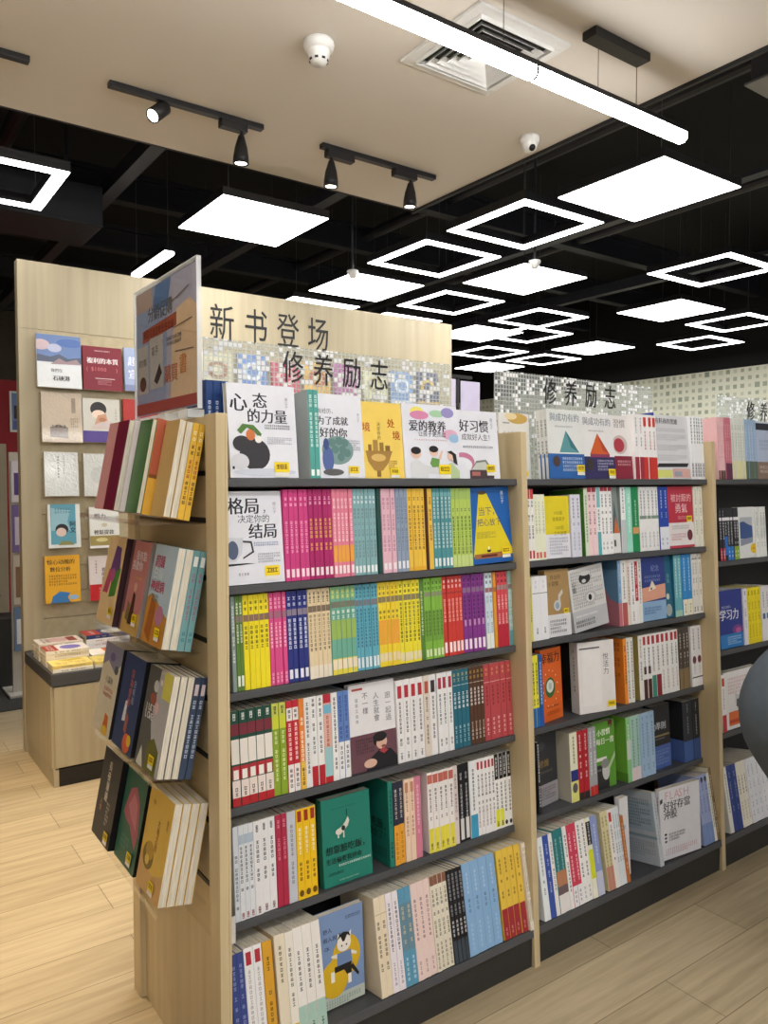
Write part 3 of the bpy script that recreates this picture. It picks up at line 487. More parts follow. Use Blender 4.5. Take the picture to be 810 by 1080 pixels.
(2, 5, 2.6715, 2.6868, 1, '8c7454', 'T .1 .95 d8ccb4', 'brown paperback beside the divider', 0.262, 0.17, 'e4dcc4', 0, 0, 0),
(3, 0, 2.7809, 2.8277, 4, 'e9bcc0', 'T .3 .9 d8a0a8;R 0 .14 5c4038', 'pale pink paperbacks with brown foot', 0.24, 0.15, None, 0, 0, 0),
(3, 0, 2.8279, 2.8773, 3, 'cf7a8a', 'R 0 .26 64304c;T .3 .9 e4a8b0', 'rose paperbacks with plum foot', 0.24, 0.15, None, 0, 0, 0),
(3, 0, 2.8793, 2.9692, 5, 'dcdfd8', 'T .3 .9 a8b0a4;R 0 .3 e0dcac', 'cream paperbacks with pale yellow foot', 0.24, 0.15, None, 0, 0, 0),
(3, 0, 2.9694, 3.0607, 4, '9db6d4', 'T .3 .9 c8d8e8;R 0 .3 5c6c5c', 'powder blue paperbacks', 0.24, 0.15, None, 0, 0, 0),
(3, 1, 2.8024, 2.8319, 2, '2a2a30', 'R 0 .24 c8404c;R .76 .82 e8e8ec;T .4 .74 dcdce0;T .84 .96 8a8a94;T .04 .2 f0d0d4', 'black paperbacks with red foot', 0.205, 0.15, None, 0, 0, 0),
(3, 1, 2.8321, 2.8537, 1, '26262c', 'R .1 .46 2c6cc4;R .76 .82 e8e8ec;T .48 .74 dcdce0', 'black paperback with mid-blue block', 0.205, 0.15, None, 0, 0, 0),
(3, 1, 2.8539, 2.8952, 2, '2a2a30', 'R 0 .26 2f7cd0;R .76 .82 e8e8ec;T .3 .74 dcdce0;T .04 .2 d0e0f4', 'black paperbacks with blue foot', 0.205, 0.15, None, 0, 0, 0),
(3, 1, 2.8954, 2.9373, 2, '2a2a30', 'R 0 .26 8fae30;R .76 .82 e8e8ec;T .3 .74 dcdce0;T .04 .2 e4ecc4', 'black paperbacks with green foot', 0.205, 0.15, None, 0, 0, 0),
(3, 1, 3.0621, 3.1422, 3, 'e6e8e4', 'R .4 .8 d8dcd8;T .2 .9 a4acac', 'white paperbacks beside the mountain cover', 0.205, 0.15, None, 0, 0, 0),
(3, 2, 2.9827, 3.0125, 1, 'e2e0ea', 'T .88 .96 3c3c44;T .3 .8 8c8ca0', 'white paperback beside yellow ones', 0.226, 0.15, None, 0, 0, 0),
(3, 2, 3.0127, 3.1142, 4, 'eedb1c', 'T .86 .95 3a3408;T .1 .75 b48c1c;R 0 .08 e8d020', 'yellow paperbacks with brown lettering', 0.226, 0.15, None, 0, 0, 0),
(3, 2, 3.1179, 3.181, 2, 'e4e2e6', 'T .6 .9 4c4c54;L .4 .5 4c6c9c', 'off-white paperbacks by the right edge', 0.226, 0.15, None, 0, 0, 0),
(3, 3, 2.8348, 2.8641, 1, 'ecebe9', 'L .8 .94 c0442c;R 0 .3 c0323c;T .34 .76 8c8484', 'white paperback with red foot', 0.226, 0.15, None, 0, 0, 0),
(3, 5, 2.7598, 2.7859, 1, 'e6e6e0', 'T .3 .9 8c8c88', 'ivory paperback beside the divider', 0.245, 0.17, None, 0, 0, 0),
(3, 5, 2.7861, 2.8488, 2, '2f4488', 'T .3 .9 8c9ccc', 'navy paperbacks', 0.245, 0.17, None, 0, 0, 0),
(3, 5, 2.849, 2.9167, 3, 'e9e4d6', 'T .5 .8 34342c;T .1 .4 a8a490', 'cream paperbacks with black lettering', 0.245, 0.17, None, 0, 0, 0),
(3, 5, 2.9169, 3.0725, 5, 'e2e4ea', 'T .1 .9 9ca4b0', 'pale grey-white paperbacks', 0.245, 0.17, None, 0, 0, 0),
(1, 4, 1.2209, 1.2366, 1, '238070', 'T .1 .3 0d2420;T .5 .9 17584c', 'thick teal book with its side showing', 0.232, 0.15, '1d7466', 0, 0, [('t', 0.42, 0.42, 0.2, '吃飯，', '0d2420', 0, 1), ('t', 0.3, 0.3, 0.17, '要全了！', '0d2420', 0, 1), ('r', 0.1, 0.08, 0.9, 0.2, '1a6458')]),
(2, 0, 2.3977, 2.4003, 1, '2c3f98', 'T .3 .9 6c7cc0', 'royal blue book behind printed back cover', 0.24, 0.15, None, 0.01, 0, 0),
(2, 5, 2.3215, 2.3433, 1, 'c4ccd4', 'T .3 .9 8c9aa4', 'grey-blue book showing its printed back cover', 0.25, 0.17, 'b9c2cc', 0, 0, [('r', 0.1, 0.46, 0.98, 0.86, 'a4b8c8'), ('g', 0.08, 0.5, 0.9, 0.9, '6c7880', 9), ('r', 0.0, 0.36, 1, 0.4, '8ca0b0'), ('g', 0.06, 0.1, 0.92, 0.32, '8c949c', 6), ('e', 0.2, 0.04, 0.05, 0.02, '4c4c50')])]
FACES=[
(1, 0, 0.7617, 0.1812, 0.226, 'e3e5ee', [('t', 0.03, 0.72, 0.26, '心', '24242a', 0, 1), ('t', 0.36, 0.76, 0.22, '态', '24242a', 0, 1), ('t', 0.27, 0.6, 0.2, '的力量', '24242a', 0, 1), ('t', 0.84, 0.8, 0.05, '唐公子', '8c8c98', 1), ('g', 0.52, 0.52, 0.9, 0.575, '44444e', 2), ('g', 0.55, 0.36, 0.92, 0.44, '8a8a96', 4), ('e', 0.36, 0.25, 0.22, 0.17, '2e2c32'), ('e', 0.18, 0.36, 0.13, 0.085, '2e2c32'), ('e', 0.14, 0.17, 0.13, 0.085, 'd4d6de'), ('e', 0.31, 0.455, 0.065, 0.06, 'c87038'), ('p', [(0.12, 0.5), (0.2, 0.57), (0.36, 0.56), (0.47, 0.47), (0.44, 0.41), (0.36, 0.5), (0.26, 0.53), (0.17, 0.46)], '4f7a34'), ('e', 0.42, 0.41, 0.05, 0.04, 'f0ece8'), ('e', 0.5, 0.06, 0.46, 0.04, 'cdd3e0'), ('r', 0.03, 0.09, 0.06, 0.12, '24242a'), ('S', 0.74, 0.115)], 'white book with black bird-like figure in green hat, first on the top shelf', -0.004, 6, 1, 0, 0.02, None, 'R', 0),
(1, 0, 1.0047, 0.1394, 0.217, 'e3e5ee', [('t', 0.02, 0.77, 0.1, '有经历，', '24242a'), ('t', 0.0, 0.64, 0.17, '为了成就', '24242a', 0, 1), ('t', 0.05, 0.49, 0.2, '好的你', '24242a', 0, 1), ('t', 0.88, 0.72, 0.055, '唐公子', '8c8c98', 1), ('g', 0.62, 0.33, 0.92, 0.46, '9a9aa8', 5), ('e', 0.42, 0.33, 0.34, 0.17, '7d9a98'), ('e', 0.3, 0.42, 0.08, 0.05, '5f8480'), ('e', 0.45, 0.44, 0.08, 0.05, '5f8480'), ('e', 0.58, 0.42, 0.08, 0.05, '5f8480'), ('e', 0.36, 0.34, 0.08, 0.05, '5f8480'), ('e', 0.52, 0.34, 0.08, 0.05, '5f8480'), ('e', 0.62, 0.3, 0.08, 0.05, '5f8480'), ('e', 0.48, 0.25, 0.08, 0.05, '5f8480'), ('e', 0.2, 0.22, 0.12, 0.15, '5266a0'), ('e', 0.17, 0.4, 0.06, 0.07, '3c4c84'), ('e', 0.3, 0.07, 0.22, 0.04, '5c5c5c'), ('S', 0.74, 0.1)], 'white book with blue and green peacock on the cover', 0.0, 6, 1, 0, 0.018, None, 'R', 0),
(1, 0, 1.1449, 0.1314, 0.205, 'efcf62', [('t', 0.0, 0.62, 0.2, '境', 'b4452c', 0, 1), ('t', 0.36, 0.6, 0.09, '决定你的', '5c4420', 1), ('t', 0.62, 0.68, 0.2, '处', 'b4452c', 0, 1), ('t', 0.74, 0.52, 0.2, '境', 'b4452c', 0, 1), ('p', [(0.05, 0.36), (0.72, 0.36), (0.6, 0.2), (0.45, 0.1), (0.25, 0.1), (0.1, 0.22)], 'a8803c'), ('r', 0.12, 0.36, 0.2, 0.44, '8c6a2c'), ('r', 0.24, 0.36, 0.36, 0.5, 'b08a44'), ('r', 0.4, 0.36, 0.5, 0.47, '9c7834'), ('r', 0.54, 0.36, 0.66, 0.43, '8c6a2c'), ('e', 0.36, 0.27, 0.18, 0.05, 'd8b468'), ('r', 0.3, 0.02, 0.4, 0.1, '8c6a2c'), ('g', 0.6, 0.12, 0.82, 0.24, 'a8843c', 4), ('S', 0.74, 0.09)], 'yellow book with brown bowl drawing and red title', 0.004, 6, 1, 0, 0.018, None, 'L', 0),
(1, 0, 1.2771, 0.1965, 0.208, 'e4e6f0', [('e', 0.26, 0.9, 0.12, 0.06, 'eadf6a'), ('e', 0.3, 0.85, 0.17, 0.06, 'd88ab0'), ('e', 0.62, 0.88, 0.14, 0.05, 'a8d0ac'), ('e', 0.82, 0.9, 0.12, 0.07, '9a92c8'), ('e', 0.85, 0.6, 0.14, 0.07, 'e0b0c8'), ('e', 0.92, 0.55, 0.1, 0.06, '9ac0e0'), ('t', 0.1, 0.645, 0.17, '爱的教养', '24242a', 0, 1), ('t', 0.26, 0.57, 0.085, '让孩子更杰出', '24242a'), ('g', 0.18, 0.505, 0.8, 0.53, 'b84858', 1), ('e', 0.2, 0.33, 0.09, 0.07, 'e6c4b0'), ('e', 0.2, 0.37, 0.09, 0.05, '221c1c'), ('p', [(0.08, 0), (0.1, 0.2), (0.2, 0.26), (0.36, 0.18), (0.62, 0.12), (0.62, 0.06), (0.4, 0.06), (0.4, 0)], 'd8dade'), ('e', 0.52, 0.36, 0.08, 0.06, 'e6c4b0'), ('e', 0.52, 0.395, 0.085, 0.045, '221c1c'), ('p', [(0.44, 0.2), (0.48, 0.28), (0.62, 0.26), (0.6, 0.16), (0.48, 0.15)], '6a9a4c'), ('p', [(0.6, 0.28), (0.66, 0.38), (0.69, 0.37), (0.64, 0.25)], 'e6c4b0'), ('e', 0.84, 0.3, 0.075, 0.06, 'e6c4b0'), ('p', [(0.76, 0.36), (0.84, 0.38), (0.93, 0.33), (0.95, 0.18), (0.88, 0.22), (0.86, 0.32)], '221c1c'), ('p', [(0.62, 0), (0.66, 0.14), (0.84, 0.22), (0.98, 0.1), (0.98, 0)], 'b4c89a'), ('S', 0.7, 0.12)], 'white book with hearts and a drawn family of three', 0.0, 6, 1, 0, 0.018, None, 'L', 0),
(1, 0, 1.4744, 0.1607, 0.2, 'e4e6ee', [('t', 0.06, 0.7, 0.24, '好习惯', '24242a', 0, 1), ('t', 0.1, 0.57, 0.13, '成就好人生！', '24242a'), ('t', 0.82, 0.8, 0.07, '唐公子', '7c8498', 1), ('g', 0.12, 0.44, 0.86, 0.49, '8a8a94', 1), ('e', 0.1, 0.24, 0.28, 0.14, 'c87c9c'), ('e', 0.06, 0.2, 0.26, 0.11, 'e4e6ee'), ('p', [(0.28, 0.12), (0.42, 0.26), (0.66, 0.28), (0.82, 0.12)], '7c8078'), ('p', [(0.3, 0.13), (0.42, 0.23), (0.64, 0.25), (0.76, 0.13)], 'c8ccc4'), ('r', 0.25, 0.0, 0.84, 0.12, '4c3c40'), ('r', 0.3, 0.04, 0.5, 0.1, 'b06c64'), ('S', 0.76, 0.15)], 'white book with arched rainbow and covered bowl drawing', 0.005, 6, 1, 0, 0.018, None, 'L', 0),
(1, 1, 0.7263, 0.1773, 0.222, 'e3e5ee', [('t', 0.19, 0.77, 0.24, '格局', '24242a', 0, 1), ('t', 0.7, 0.77, 0.15, '，', '24242a'), ('t', 0.33, 0.665, 0.12, '决定你的', '3c3c44'), ('t', 0.48, 0.5, 0.22, '结局', '24242a', 0, 1), ('t', 0.86, 0.8, 0.055, '唐公子', '9898a4', 1), ('g', 0.55, 0.4, 0.92, 0.45, '7a86b0', 2), ('g', 0.6, 0.22, 0.94, 0.33, '9a9aa8', 4), ('p', [(0.0, 0.25), (0.28, 0.25), (0.37, 0.33), (0.4, 0.5), (0.3, 0.5), (0.0, 0.52)], 'd0d4de'), ('e', 0.24, 0.37, 0.08, 0.1, '52607c'), ('p', [(0.39, 0.47), (0.52, 0.46), (0.55, 0.34), (0.38, 0.27), (0.385, 0.29), (0.52, 0.35), (0.5, 0.44), (0.39, 0.45)], '3a3a42'), ('p', [(0.0, 0.195), (0.0, 0.225), (0.42, 0.226), (0.56, 0.218)], '17171b'), ('g', 0.3, 0.09, 0.46, 0.13, '8c8c94', 1), ('S', 0.8, 0.13)], 'white book with cup drawing and four-line black title', -0.004, 6, 1, 0, 0.02, None, 'R', 0),
(1, 1, 1.5248, 0.1607, 0.226, '1a5fae', [('p', [(0.03, 0.13), (0.24, 0.92), (0.44, 0.92), (1, 0.17), (1, 0.1), (0.03, 0.1)], 'e2cf1f'), ('e', 0.32, 0.93, 0.11, 0.025, '5c4c2c'), ('t', 0.2, 0.64, 0.17, '当下，', '3c3c6c'), ('t', 0.16, 0.5, 0.15, '把心放下', '3c3c6c'), ('g', 0.12, 0.33, 0.6, 0.42, '7c7444', 4), ('p', [(0.04, 0.07), (0.04, 0.13), (0.72, 0.14), (0.72, 0.07)], 'a86c3c'), ('r', 0.2, 0.085, 0.6, 0.115, '5c1c10'), ('e', 0.4, 0.165, 0.05, 0.02, '1c1c18'), ('e', 0.4, 0.2, 0.02, 0.025, 'f6f0d0'), ('t', 0.78, 0.84, 0.08, '唐公子', 'dfe8f4', 1), ('S', 0.82, 0.15)], 'blue book with yellow lamp-beam wedge at the right end', 0.0, 5, 1, 0, 0.018, None, 'L', -1.5),
(1, 3, 1.0998, 0.1492, 0.232, 'e4e2e4', [('r', 0, 0, 1, 0.42, '6b4650'), ('t', 0.78, 0.66, 0.13, '跟一起過', '6a6a72', 1), ('t', 0.52, 0.68, 0.13, '人生就會', '6a6a72', 1), ('t', 0.28, 0.74, 0.13, '不一樣', '6a6a72', 1), ('r', 0.07, 0.93, 0.3, 0.955, 'b04840'), ('g', 0.12, 0.55, 0.2, 0.85, 'a8a8ac', 5), ('g', 0.1, 0.2, 0.5, 0.38, '3c2a30', 5), ('p', [(0.3, 0), (0.42, 0.14), (0.62, 0.22), (0.86, 0.2), (1, 0.1), (1, 0)], '1c1a20'), ('e', 0.66, 0.3, 0.12, 0.085, 'd8b09c'), ('e', 0.63, 0.36, 0.15, 0.055, '201a1c'), ('e', 0.52, 0.32, 0.035, 0.05, '201a1c'), ('e', 0.7, 0.245, 0.05, 0.016, '8c4c44'), ('p', [(0.6, 0.2), (0.68, 0.23), (0.8, 0.19), (0.7, 0.16)], 'a83c44'), ('e', 0.4, 0.08, 0.14, 0.05, 'd8b09c')], 'white and mauve book with portrait of a smiling dark-haired woman', 0.0, 5, 1, 0, 0.018, None, 'R', 0),
(1, 4, 1.0145, 0.1514, 0.225, '1f7d6c', [('g', 0.2, 0.86, 0.7, 0.88, '17463c', 1), ('r', 0.5, 0.76, 0.52, 0.84, '12342c'), ('p', [(0.28, 0.62), (0.36, 0.56), (0.44, 0.6), (0.52, 0.64), (0.56, 0.7), (0.53, 0.75), (0.48, 0.7), (0.42, 0.66), (0.36, 0.64)], 'd9d6c8'), ('e', 0.34, 0.6, 0.07, 0.035, 'd9d6c8'), ('e', 0.43, 0.63, 0.04, 0.03, '2a2c28'), ('r', 0.31, 0.53, 0.335, 0.6, 'd9d6c8'), ('r', 0.42, 0.52, 0.445, 0.6, 'd9d6c8'), ('t', 0.05, 0.37, 0.15, '想靠臉吃飯，', '0d2420', 0, 1), ('t', 0.05, 0.26, 0.105, '生活偏要我拼命', '0d2420', 0, 1), ('g', 0.3, 0.2, 0.97, 0.235, 'd8ece4', 1), ('g', 0.1, 0.12, 0.4, 0.16, '134238', 2), ('g', 0.3, 0.04, 0.7, 0.06, 'b0d4c8', 1)], 'dark teal book with small white animal and bold black title', 0.0, 5, 1, 0, 0.024, None, 'L', 0),
(1, 5, 0.9718, 0.1422, 0.243, '7d97c2', [('r', 0, 0, 1, 0.13, 'c3ccc0'), ('t', 0.14, 0.8, 0.095, '野人', '20283c'), ('t', 0.14, 0.71, 0.095, '假人說話', '20283c'), ('t', 0.16, 0.62, 0.095, 'OK', '20283c'), ('g', 0.62, 0.88, 0.94, 0.92, '2c3650', 2), ('e', 0.62, 0.5, 0.3, 0.22, 'd8b022'), ('e', 0.36, 0.3, 0.3, 0.2, 'd8b022'), ('p', [(0.2, 0.4), (0.4, 0.6), (0.9, 0.45), (0.6, 0.2), (0.4, 0.12)], 'd8b022'), ('p', [(0.42, 0.5), (0.3, 0.53), (0.3, 0.55), (0.44, 0.55)], 'e8e4dc'), ('p', [(0.72, 0.5), (0.84, 0.47), (0.84, 0.5), (0.72, 0.54)], 'e8e4dc'), ('p', [(0.42, 0.4), (0.42, 0.55), (0.72, 0.55), (0.74, 0.4)], '6e88b4'), ('p', [(0.36, 0.42), (0.72, 0.42), (0.72, 0.3), (0.62, 0.3), (0.56, 0.36), (0.36, 0.36)], '1d1b1c'), ('r', 0.28, 0.27, 0.36, 0.38, 'efe9df'), ('r', 0.64, 0.2, 0.71, 0.3, 'efe9df'), ('p', [(0.7, 0.36), (0.86, 0.24), (0.88, 0.27), (0.74, 0.4)], '1d1b1c'), ('e', 0.57, 0.64, 0.15, 0.085, 'efe9df'), ('p', [(0.43, 0.66), (0.44, 0.76), (0.52, 0.71)], 'efe9df'), ('p', [(0.71, 0.66), (0.73, 0.76), (0.63, 0.71)], 'efe9df'), ('p', [(0.43, 0.69), (0.5, 0.72), (0.54, 0.66), (0.58, 0.66), (0.64, 0.72), (0.71, 0.69), (0.68, 0.74), (0.57, 0.76), (0.47, 0.74)], '1d1b1c'), ('e', 0.52, 0.62, 0.015, 0.01, '1d1b1c'), ('e', 0.62, 0.62, 0.015, 0.01, '1d1b1c'), ('g', 0.05, 0.02, 0.9, 0.1, '6c8c84', 3)], 'pale blue book with a standing black and white cat on yellow', 0.045, 3, 1, 0, 0.018, None, 'L', 0),
(2, 0, 1.7135, 0.1319, 0.215, 'e0dfda', [('e', 0.62, 0.92, 0.34, 0.08, 'c8a458'), ('e', 0.4, 0.95, 0.2, 0.05, 'e6d4a4'), ('t', 0.1, 0.66, 0.13, '大人的', '5c5850'), ('r', 0.12, 0.84, 0.34, 0.86, '9c9c98'), ('r', 0.68, 0.5, 0.8, 0.58, '8c8c88'), ('e', 0.72, 0.2, 0.08, 0.05, 'a03c44'), ('S', 0.76, 0.1)], 'white book with golden swirl, half behind the divider', 0.08, 4.5, 1, 0, 0.02, None, 'L', 0),
(2, 0, 1.8462, 0.1665, 0.222, 'dfe2e0', [('t', 0.06, 0.84, 0.17, '與成功有約', '8c98a0', 0, 1), ('g', 0.2, 0.74, 0.7, 0.77, '7c8484', 1), ('p', [(0.3, 0.38), (0.5, 0.7), (0.86, 0.38)], '5f9aa0'), ('p', [(0.5, 0.7), (0.62, 0.46), (0.86, 0.38)], '3c7884'), ('B', 0.0, 0.36, '2c62a8'), ('e', 0.2, 0.25, 0.1, 0.08, '4c3c3c'), ('g', 0.36, 0.1, 0.94, 0.32, 'bcd0ea', 4), ('S', 0.86, 0.15)], 'white book with teal pyramid and blue paper band', 0.0, 5, 3, 0, 0.016, None, 'L', 0),
(2, 0, 2.0135, 0.1597, 0.218, 'e2e2e2', [('t', 0.04, 0.83, 0.18, '與成功有約', '8c929c', 0, 1), ('g', 0.2, 0.72, 0.7, 0.75, '8c8484', 1), ('p', [(0.22, 0.38), (0.48, 0.7), (0.84, 0.38)], 'd0602c'), ('p', [(0.48, 0.7), (0.62, 0.44), (0.84, 0.38)], 'b04830'), ('r', 0.22, 0.33, 0.84, 0.38, '8c3c5c'), ('B', 0.0, 0.34, '34305c'), ('e', 0.2, 0.22, 0.1, 0.09, '3c3430'), ('g', 0.42, 0.12, 0.94, 0.3, 'b4b4d0', 4), ('S', 0.86, 0.1)], 'white book with orange pyramid and indigo paper band', 0.003, 6, 1, 0, 0.02, None, 'L', 0),
(2, 0, 2.174, 0.0939, 0.218, 'e6e3e2', [('t', 0.04, 0.82, 0.34, '習慣', 'a09c9c', 0, 1), ('e', 0.35, 0.54, 0.42, 0.15, 'c8b8b4'), ('e', 0.3, 0.53, 0.3, 0.11, 'b43c4c'), ('B', 0, 0.36, '842438'), ('g', 0.15, 0.2, 0.9, 0.3, 'd8a4ac', 2)], 'narrow white book with red circle and maroon paper band', 0.004, 6, 1, 0, 0.016, None, 'L', 0),
(2, 0, 2.4011, 0.2029, 0.232, 'd9dade', [('t', 0.04, 0.87, 0.11, '有料商的思維', '4c4c54', 0, 1), ('g', 0.04, 0.74, 0.92, 0.8, '6c707c', 2), ('g', 0.04, 0.6, 0.92, 0.7, '8c909c', 3), ('g', 0.04, 0.44, 0.92, 0.54, '7c808c', 3), ('g', 0.04, 0.28, 0.92, 0.38, '8c909c', 3), ('p', [(0.0, 0.18), (0.05, 0.24), (0.95, 0.25), (0.9, 0.19)], '2c2c30'), ('r', 0.0, 0.02, 0.42, 0.14, 'd8dc7c'), ('r', 0.45, 0.02, 0.98, 0.16, 'd8aca4'), ('r', 0.5, 0.04, 0.72, 0.12, 'a0a4b0')], 'grey-white book back crowded with small print on the top shelf', 0.0, 6, 1, 0, 0.018, None, 'L', 0),
(2, 1, 1.8317, 0.1126, 0.198, 'e2cf24', [('t', 0.36, 0.7, 0.13, '100個', '8c7c14'), ('t', 0.3, 0.6, 0.13, '做事高手', '8c7c14'), ('t', 0.4, 0.46, 0.13, '100個', '8c7c14'), ('t', 0.34, 0.37, 0.13, '工作習慣', '8c7c14'), ('B', 0, 0.385, 'e4e4ea'), ('g', 0.14, 0.05, 0.92, 0.34, '9ca0b4', 6)], 'yellow book with wide white paper band', 0.0, 4, 1, 0, 0.02, None, 'L', 0),
(2, 1, 2.1583, 0.0421, 0.226, '8a9290', [('p', [(0.1, 0.3), (0.55, 0.8), (0.9, 0.3)], '4c6468'), ('p', [(0.3, 0.3), (0.6, 0.56), (0.95, 0.3)], 'd0703c'), ('B', 0, 0.3, 'e4e4e2'), ('r', 0.2, 0.1, 0.45, 0.2, '4c4c4c')], 'grey book with teal and orange peak, squeezed between spines', 0.0, 6, 1, 0, 0.02, None, 'L', 0),
(2, 1, 2.479, 0.1527, 0.226, 'bb3046', [('t', 0.1, 0.76, 0.21, '被討厭的', 'f0c4c8'), ('t', 0.26, 0.58, 0.25, '勇氣', 'f0c4c8', 0, 1), ('g', 0.36, 0.46, 0.86, 0.52, 'eca8b0', 2), ('r', 0, 0, 1, 0.04, 'c03c50'), ('B', 0.04, 0.41, 'e8e2e2'), ('g', 0.1, 0.3, 0.8, 0.37, '9c9ca4', 2), ('g', 0.08, 0.12, 0.66, 0.24, 'cc8c94', 3), ('e', 0.82, 0.2, 0.11, 0.09, '6c2c34'), ('S', 0.8, 0.47)], 'crimson book with white paper band and round seal', 0.0, 4, 1, 0, 0.02, None, 'L', 0),
(2, 2, 1.8417, 0.1104, 0.214, 'a98a5c', [('t', 0.2, 0.86, 0.15, '自由的', '6c5430'), ('t', 0.1, 0.76, 0.15, '小習慣', '5c4828'), ('p', [(0.36, 0.42), (0.5, 0.54), (0.52, 0.62), (0.7, 0.7), (0.72, 0.64), (0.6, 0.58), (0.62, 0.46)], 'c8c4bc'), ('e', 0.46, 0.46, 0.15, 0.08, 'c4c8cc'), ('e', 0.46, 0.46, 0.08, 0.05, '94a4b4'), ('B', 0, 0.33, 'dcdce0'), ('g', 0.1, 0.05, 0.8, 0.26, '5c5c64', 4), ('S', 0.8, 0.37)], 'tan book with white bottle drawing and pale paper band', 0.0, 5, 1, 0, 0.03, None, 'L', 0),
(2, 2, 1.9704, 0.1722, 0.206, 'd4d4d2', [('g', 0.05, 0.36, 0.95, 0.96, '8c8c8e', 12), ('e', 0.45, 0.82, 0.17, 0.09, '2c2c2e'), ('e', 0.48, 0.9, 0.14, 0.04, 'd4d4d2'), ('e', 0.42, 0.78, 0.06, 0.03, 'd4d4d2'), ('e', 0.55, 0.5, 0.18, 0.1, 'bcbcbc'), ('e', 0.55, 0.5, 0.12, 0.07, 'dcdcda'), ('e', 0.54, 0.5, 0.05, 0.05, '1c1c1e'), ('t', 0.06, 0.68, 0.12, '心靈', '4c4c50', 1), ('B', 0, 0.33, 'bcbec2'), ('g', 0.06, 0.22, 0.7, 0.26, 'eeeeee', 1), ('g', 0.05, 0.06, 0.6, 0.18, '3c3c40', 2)], 'pale book covered in ink sketches, tilted on the third shelf', 0.0, 5, 1, 0, 0.03, None, 'L', -6),
(2, 2, 2.3217, 0.1422, 0.226, '2e3f86', [('p', [(0, 0.3), (0, 0.52), (1, 0.56), (1, 0.34)], 'e0a48c'), ('p', [(0.3, 0.46), (0.46, 0.64), (0.62, 0.5)], 'eadfc8'), ('e', 0.42, 0.5, 0.03, 0.02, '1c1c2c'), ('t', 0.42, 0.78, 0.17, '紀念', '8c9cd0'), ('g', 0.15, 0.6, 0.8, 0.72, '7c8cc4', 2), ('B', 0, 0.3, '8fb4d8'), ('g', 0.1, 0.1, 0.8, 0.22, '3c6ca4', 3)], 'navy book with peach horizon and small sail', 0.0, 4, 1, 0, 0.022, None, 'L', 0),
(2, 2, 2.4647, 0.0453, 0.226, '25647e', [('e', 0.4, 0.12, 0.4, 0.1, 'a4acA8'), ('e', 0.35, 0.34, 0.2, 0.05, 'cfd4c8'), ('t', 0.3, 0.6, 0.4, '海風', '7cb0c0', 1)], 'narrow deep teal book beside navy book', 0.0, 6, 1, 0, 0.02, None, 'L', 0),
(2, 3, 1.8298, 0.1209, 0.232, 'de6626', [('t', 0.02, 0.81, 0.3, '幸福力', '2c1a14', 0, 1), ('e', 0.42, 0.46, 0.24, 0.14, '3c6c3c'), ('e', 0.42, 0.48, 0.17, 0.09, 'dfe0dc'), ('e', 0.42, 0.48, 0.08, 0.05, 'b8c4c0'), ('g', 0.2, 0.18, 0.8, 0.21, '7c3010', 1), ('g', 0.25, 0.08, 0.85, 0.14, 'b04c1c', 2), ('e', 0.76, 0.504, 0.02, 0.01, 'f4d8c0'), ('e', 0.692, 0.614, 0.02, 0.01, 'f4d8c0'), ('e', 0.556, 0.68, 0.02, 0.01, 'f4d8c0'), ('e', 0.386, 0.7020000000000001, 0.02, 0.01, 'f4d8c0'), ('e', 0.21599999999999997, 0.658, 0.02, 0.01, 'f4d8c0'), ('e', 0.09699999999999998, 0.548, 0.02, 0.01, 'f4d8c0'), ('e', 0.07999999999999996, 0.41600000000000004, 0.02, 0.01, 'f4d8c0'), ('e', 0.14799999999999996, 0.30600000000000005, 0.02, 0.01, 'f4d8c0'), ('e', 0.284, 0.218, 0.02, 0.01, 'f4d8c0'), ('e', 0.488, 0.20700000000000002, 0.02, 0.01, 'f4d8c0'), ('e', 0.6579999999999999, 0.28400000000000003, 0.02, 0.01, 'f4d8c0'), ('e', 0.76, 0.372, 0.02, 0.01, 'f4d8c0')], 'orange book with white circle ringed in green', 0.02, 4, 1, 10, 0.02, None, 'L', 0),
(2, 3, 2.0, 0.1497, 0.236, 'e4e1e0', [('t', 0.68, 0.63, 0.16, '悅活力', '5c5458', 1), ('p', [(0.36, 0.5), (0.5, 0.5), (0.5, 0.46), (0.62, 0.42), (0.56, 0.4), (0.34, 0.4), (0.36, 0.44), (0.44, 0.46)], '1c1c1e'), ('r', 0.46, 0.5, 0.5, 0.54, '1c1c1e'), ('r', 0.04, 0.9, 0.6, 0.92, '4c4c50'), ('r', 0.1, 0.1, 0.62, 0.88, 'e9e7e6'), ('S', 0.86, 0.1)], 'thick white book with one black brush character', -0.012, 4, 1, -12, 0.045, 'd9c3bd', 'L', 0),
(2, 4, 1.8203, 0.1249, 0.228, '34353a', [('t', 0.2, 0.55, 0.22, '修煉', '8c7444', 0, 1), ('g', 0.2, 0.45, 0.8, 0.5, '6c6454', 1), ('e', 0.3, 0.85, 0.2, 0.06, '45464c'), ('B', 0, 0.3, '9c989c'), ('g', 0.06, 0.08, 0.9, 0.26, '5c5860', 5)], 'charcoal book with gilt title and grey paper band', 0.035, 4, 1, 8, 0.022, None, 'L', 0),
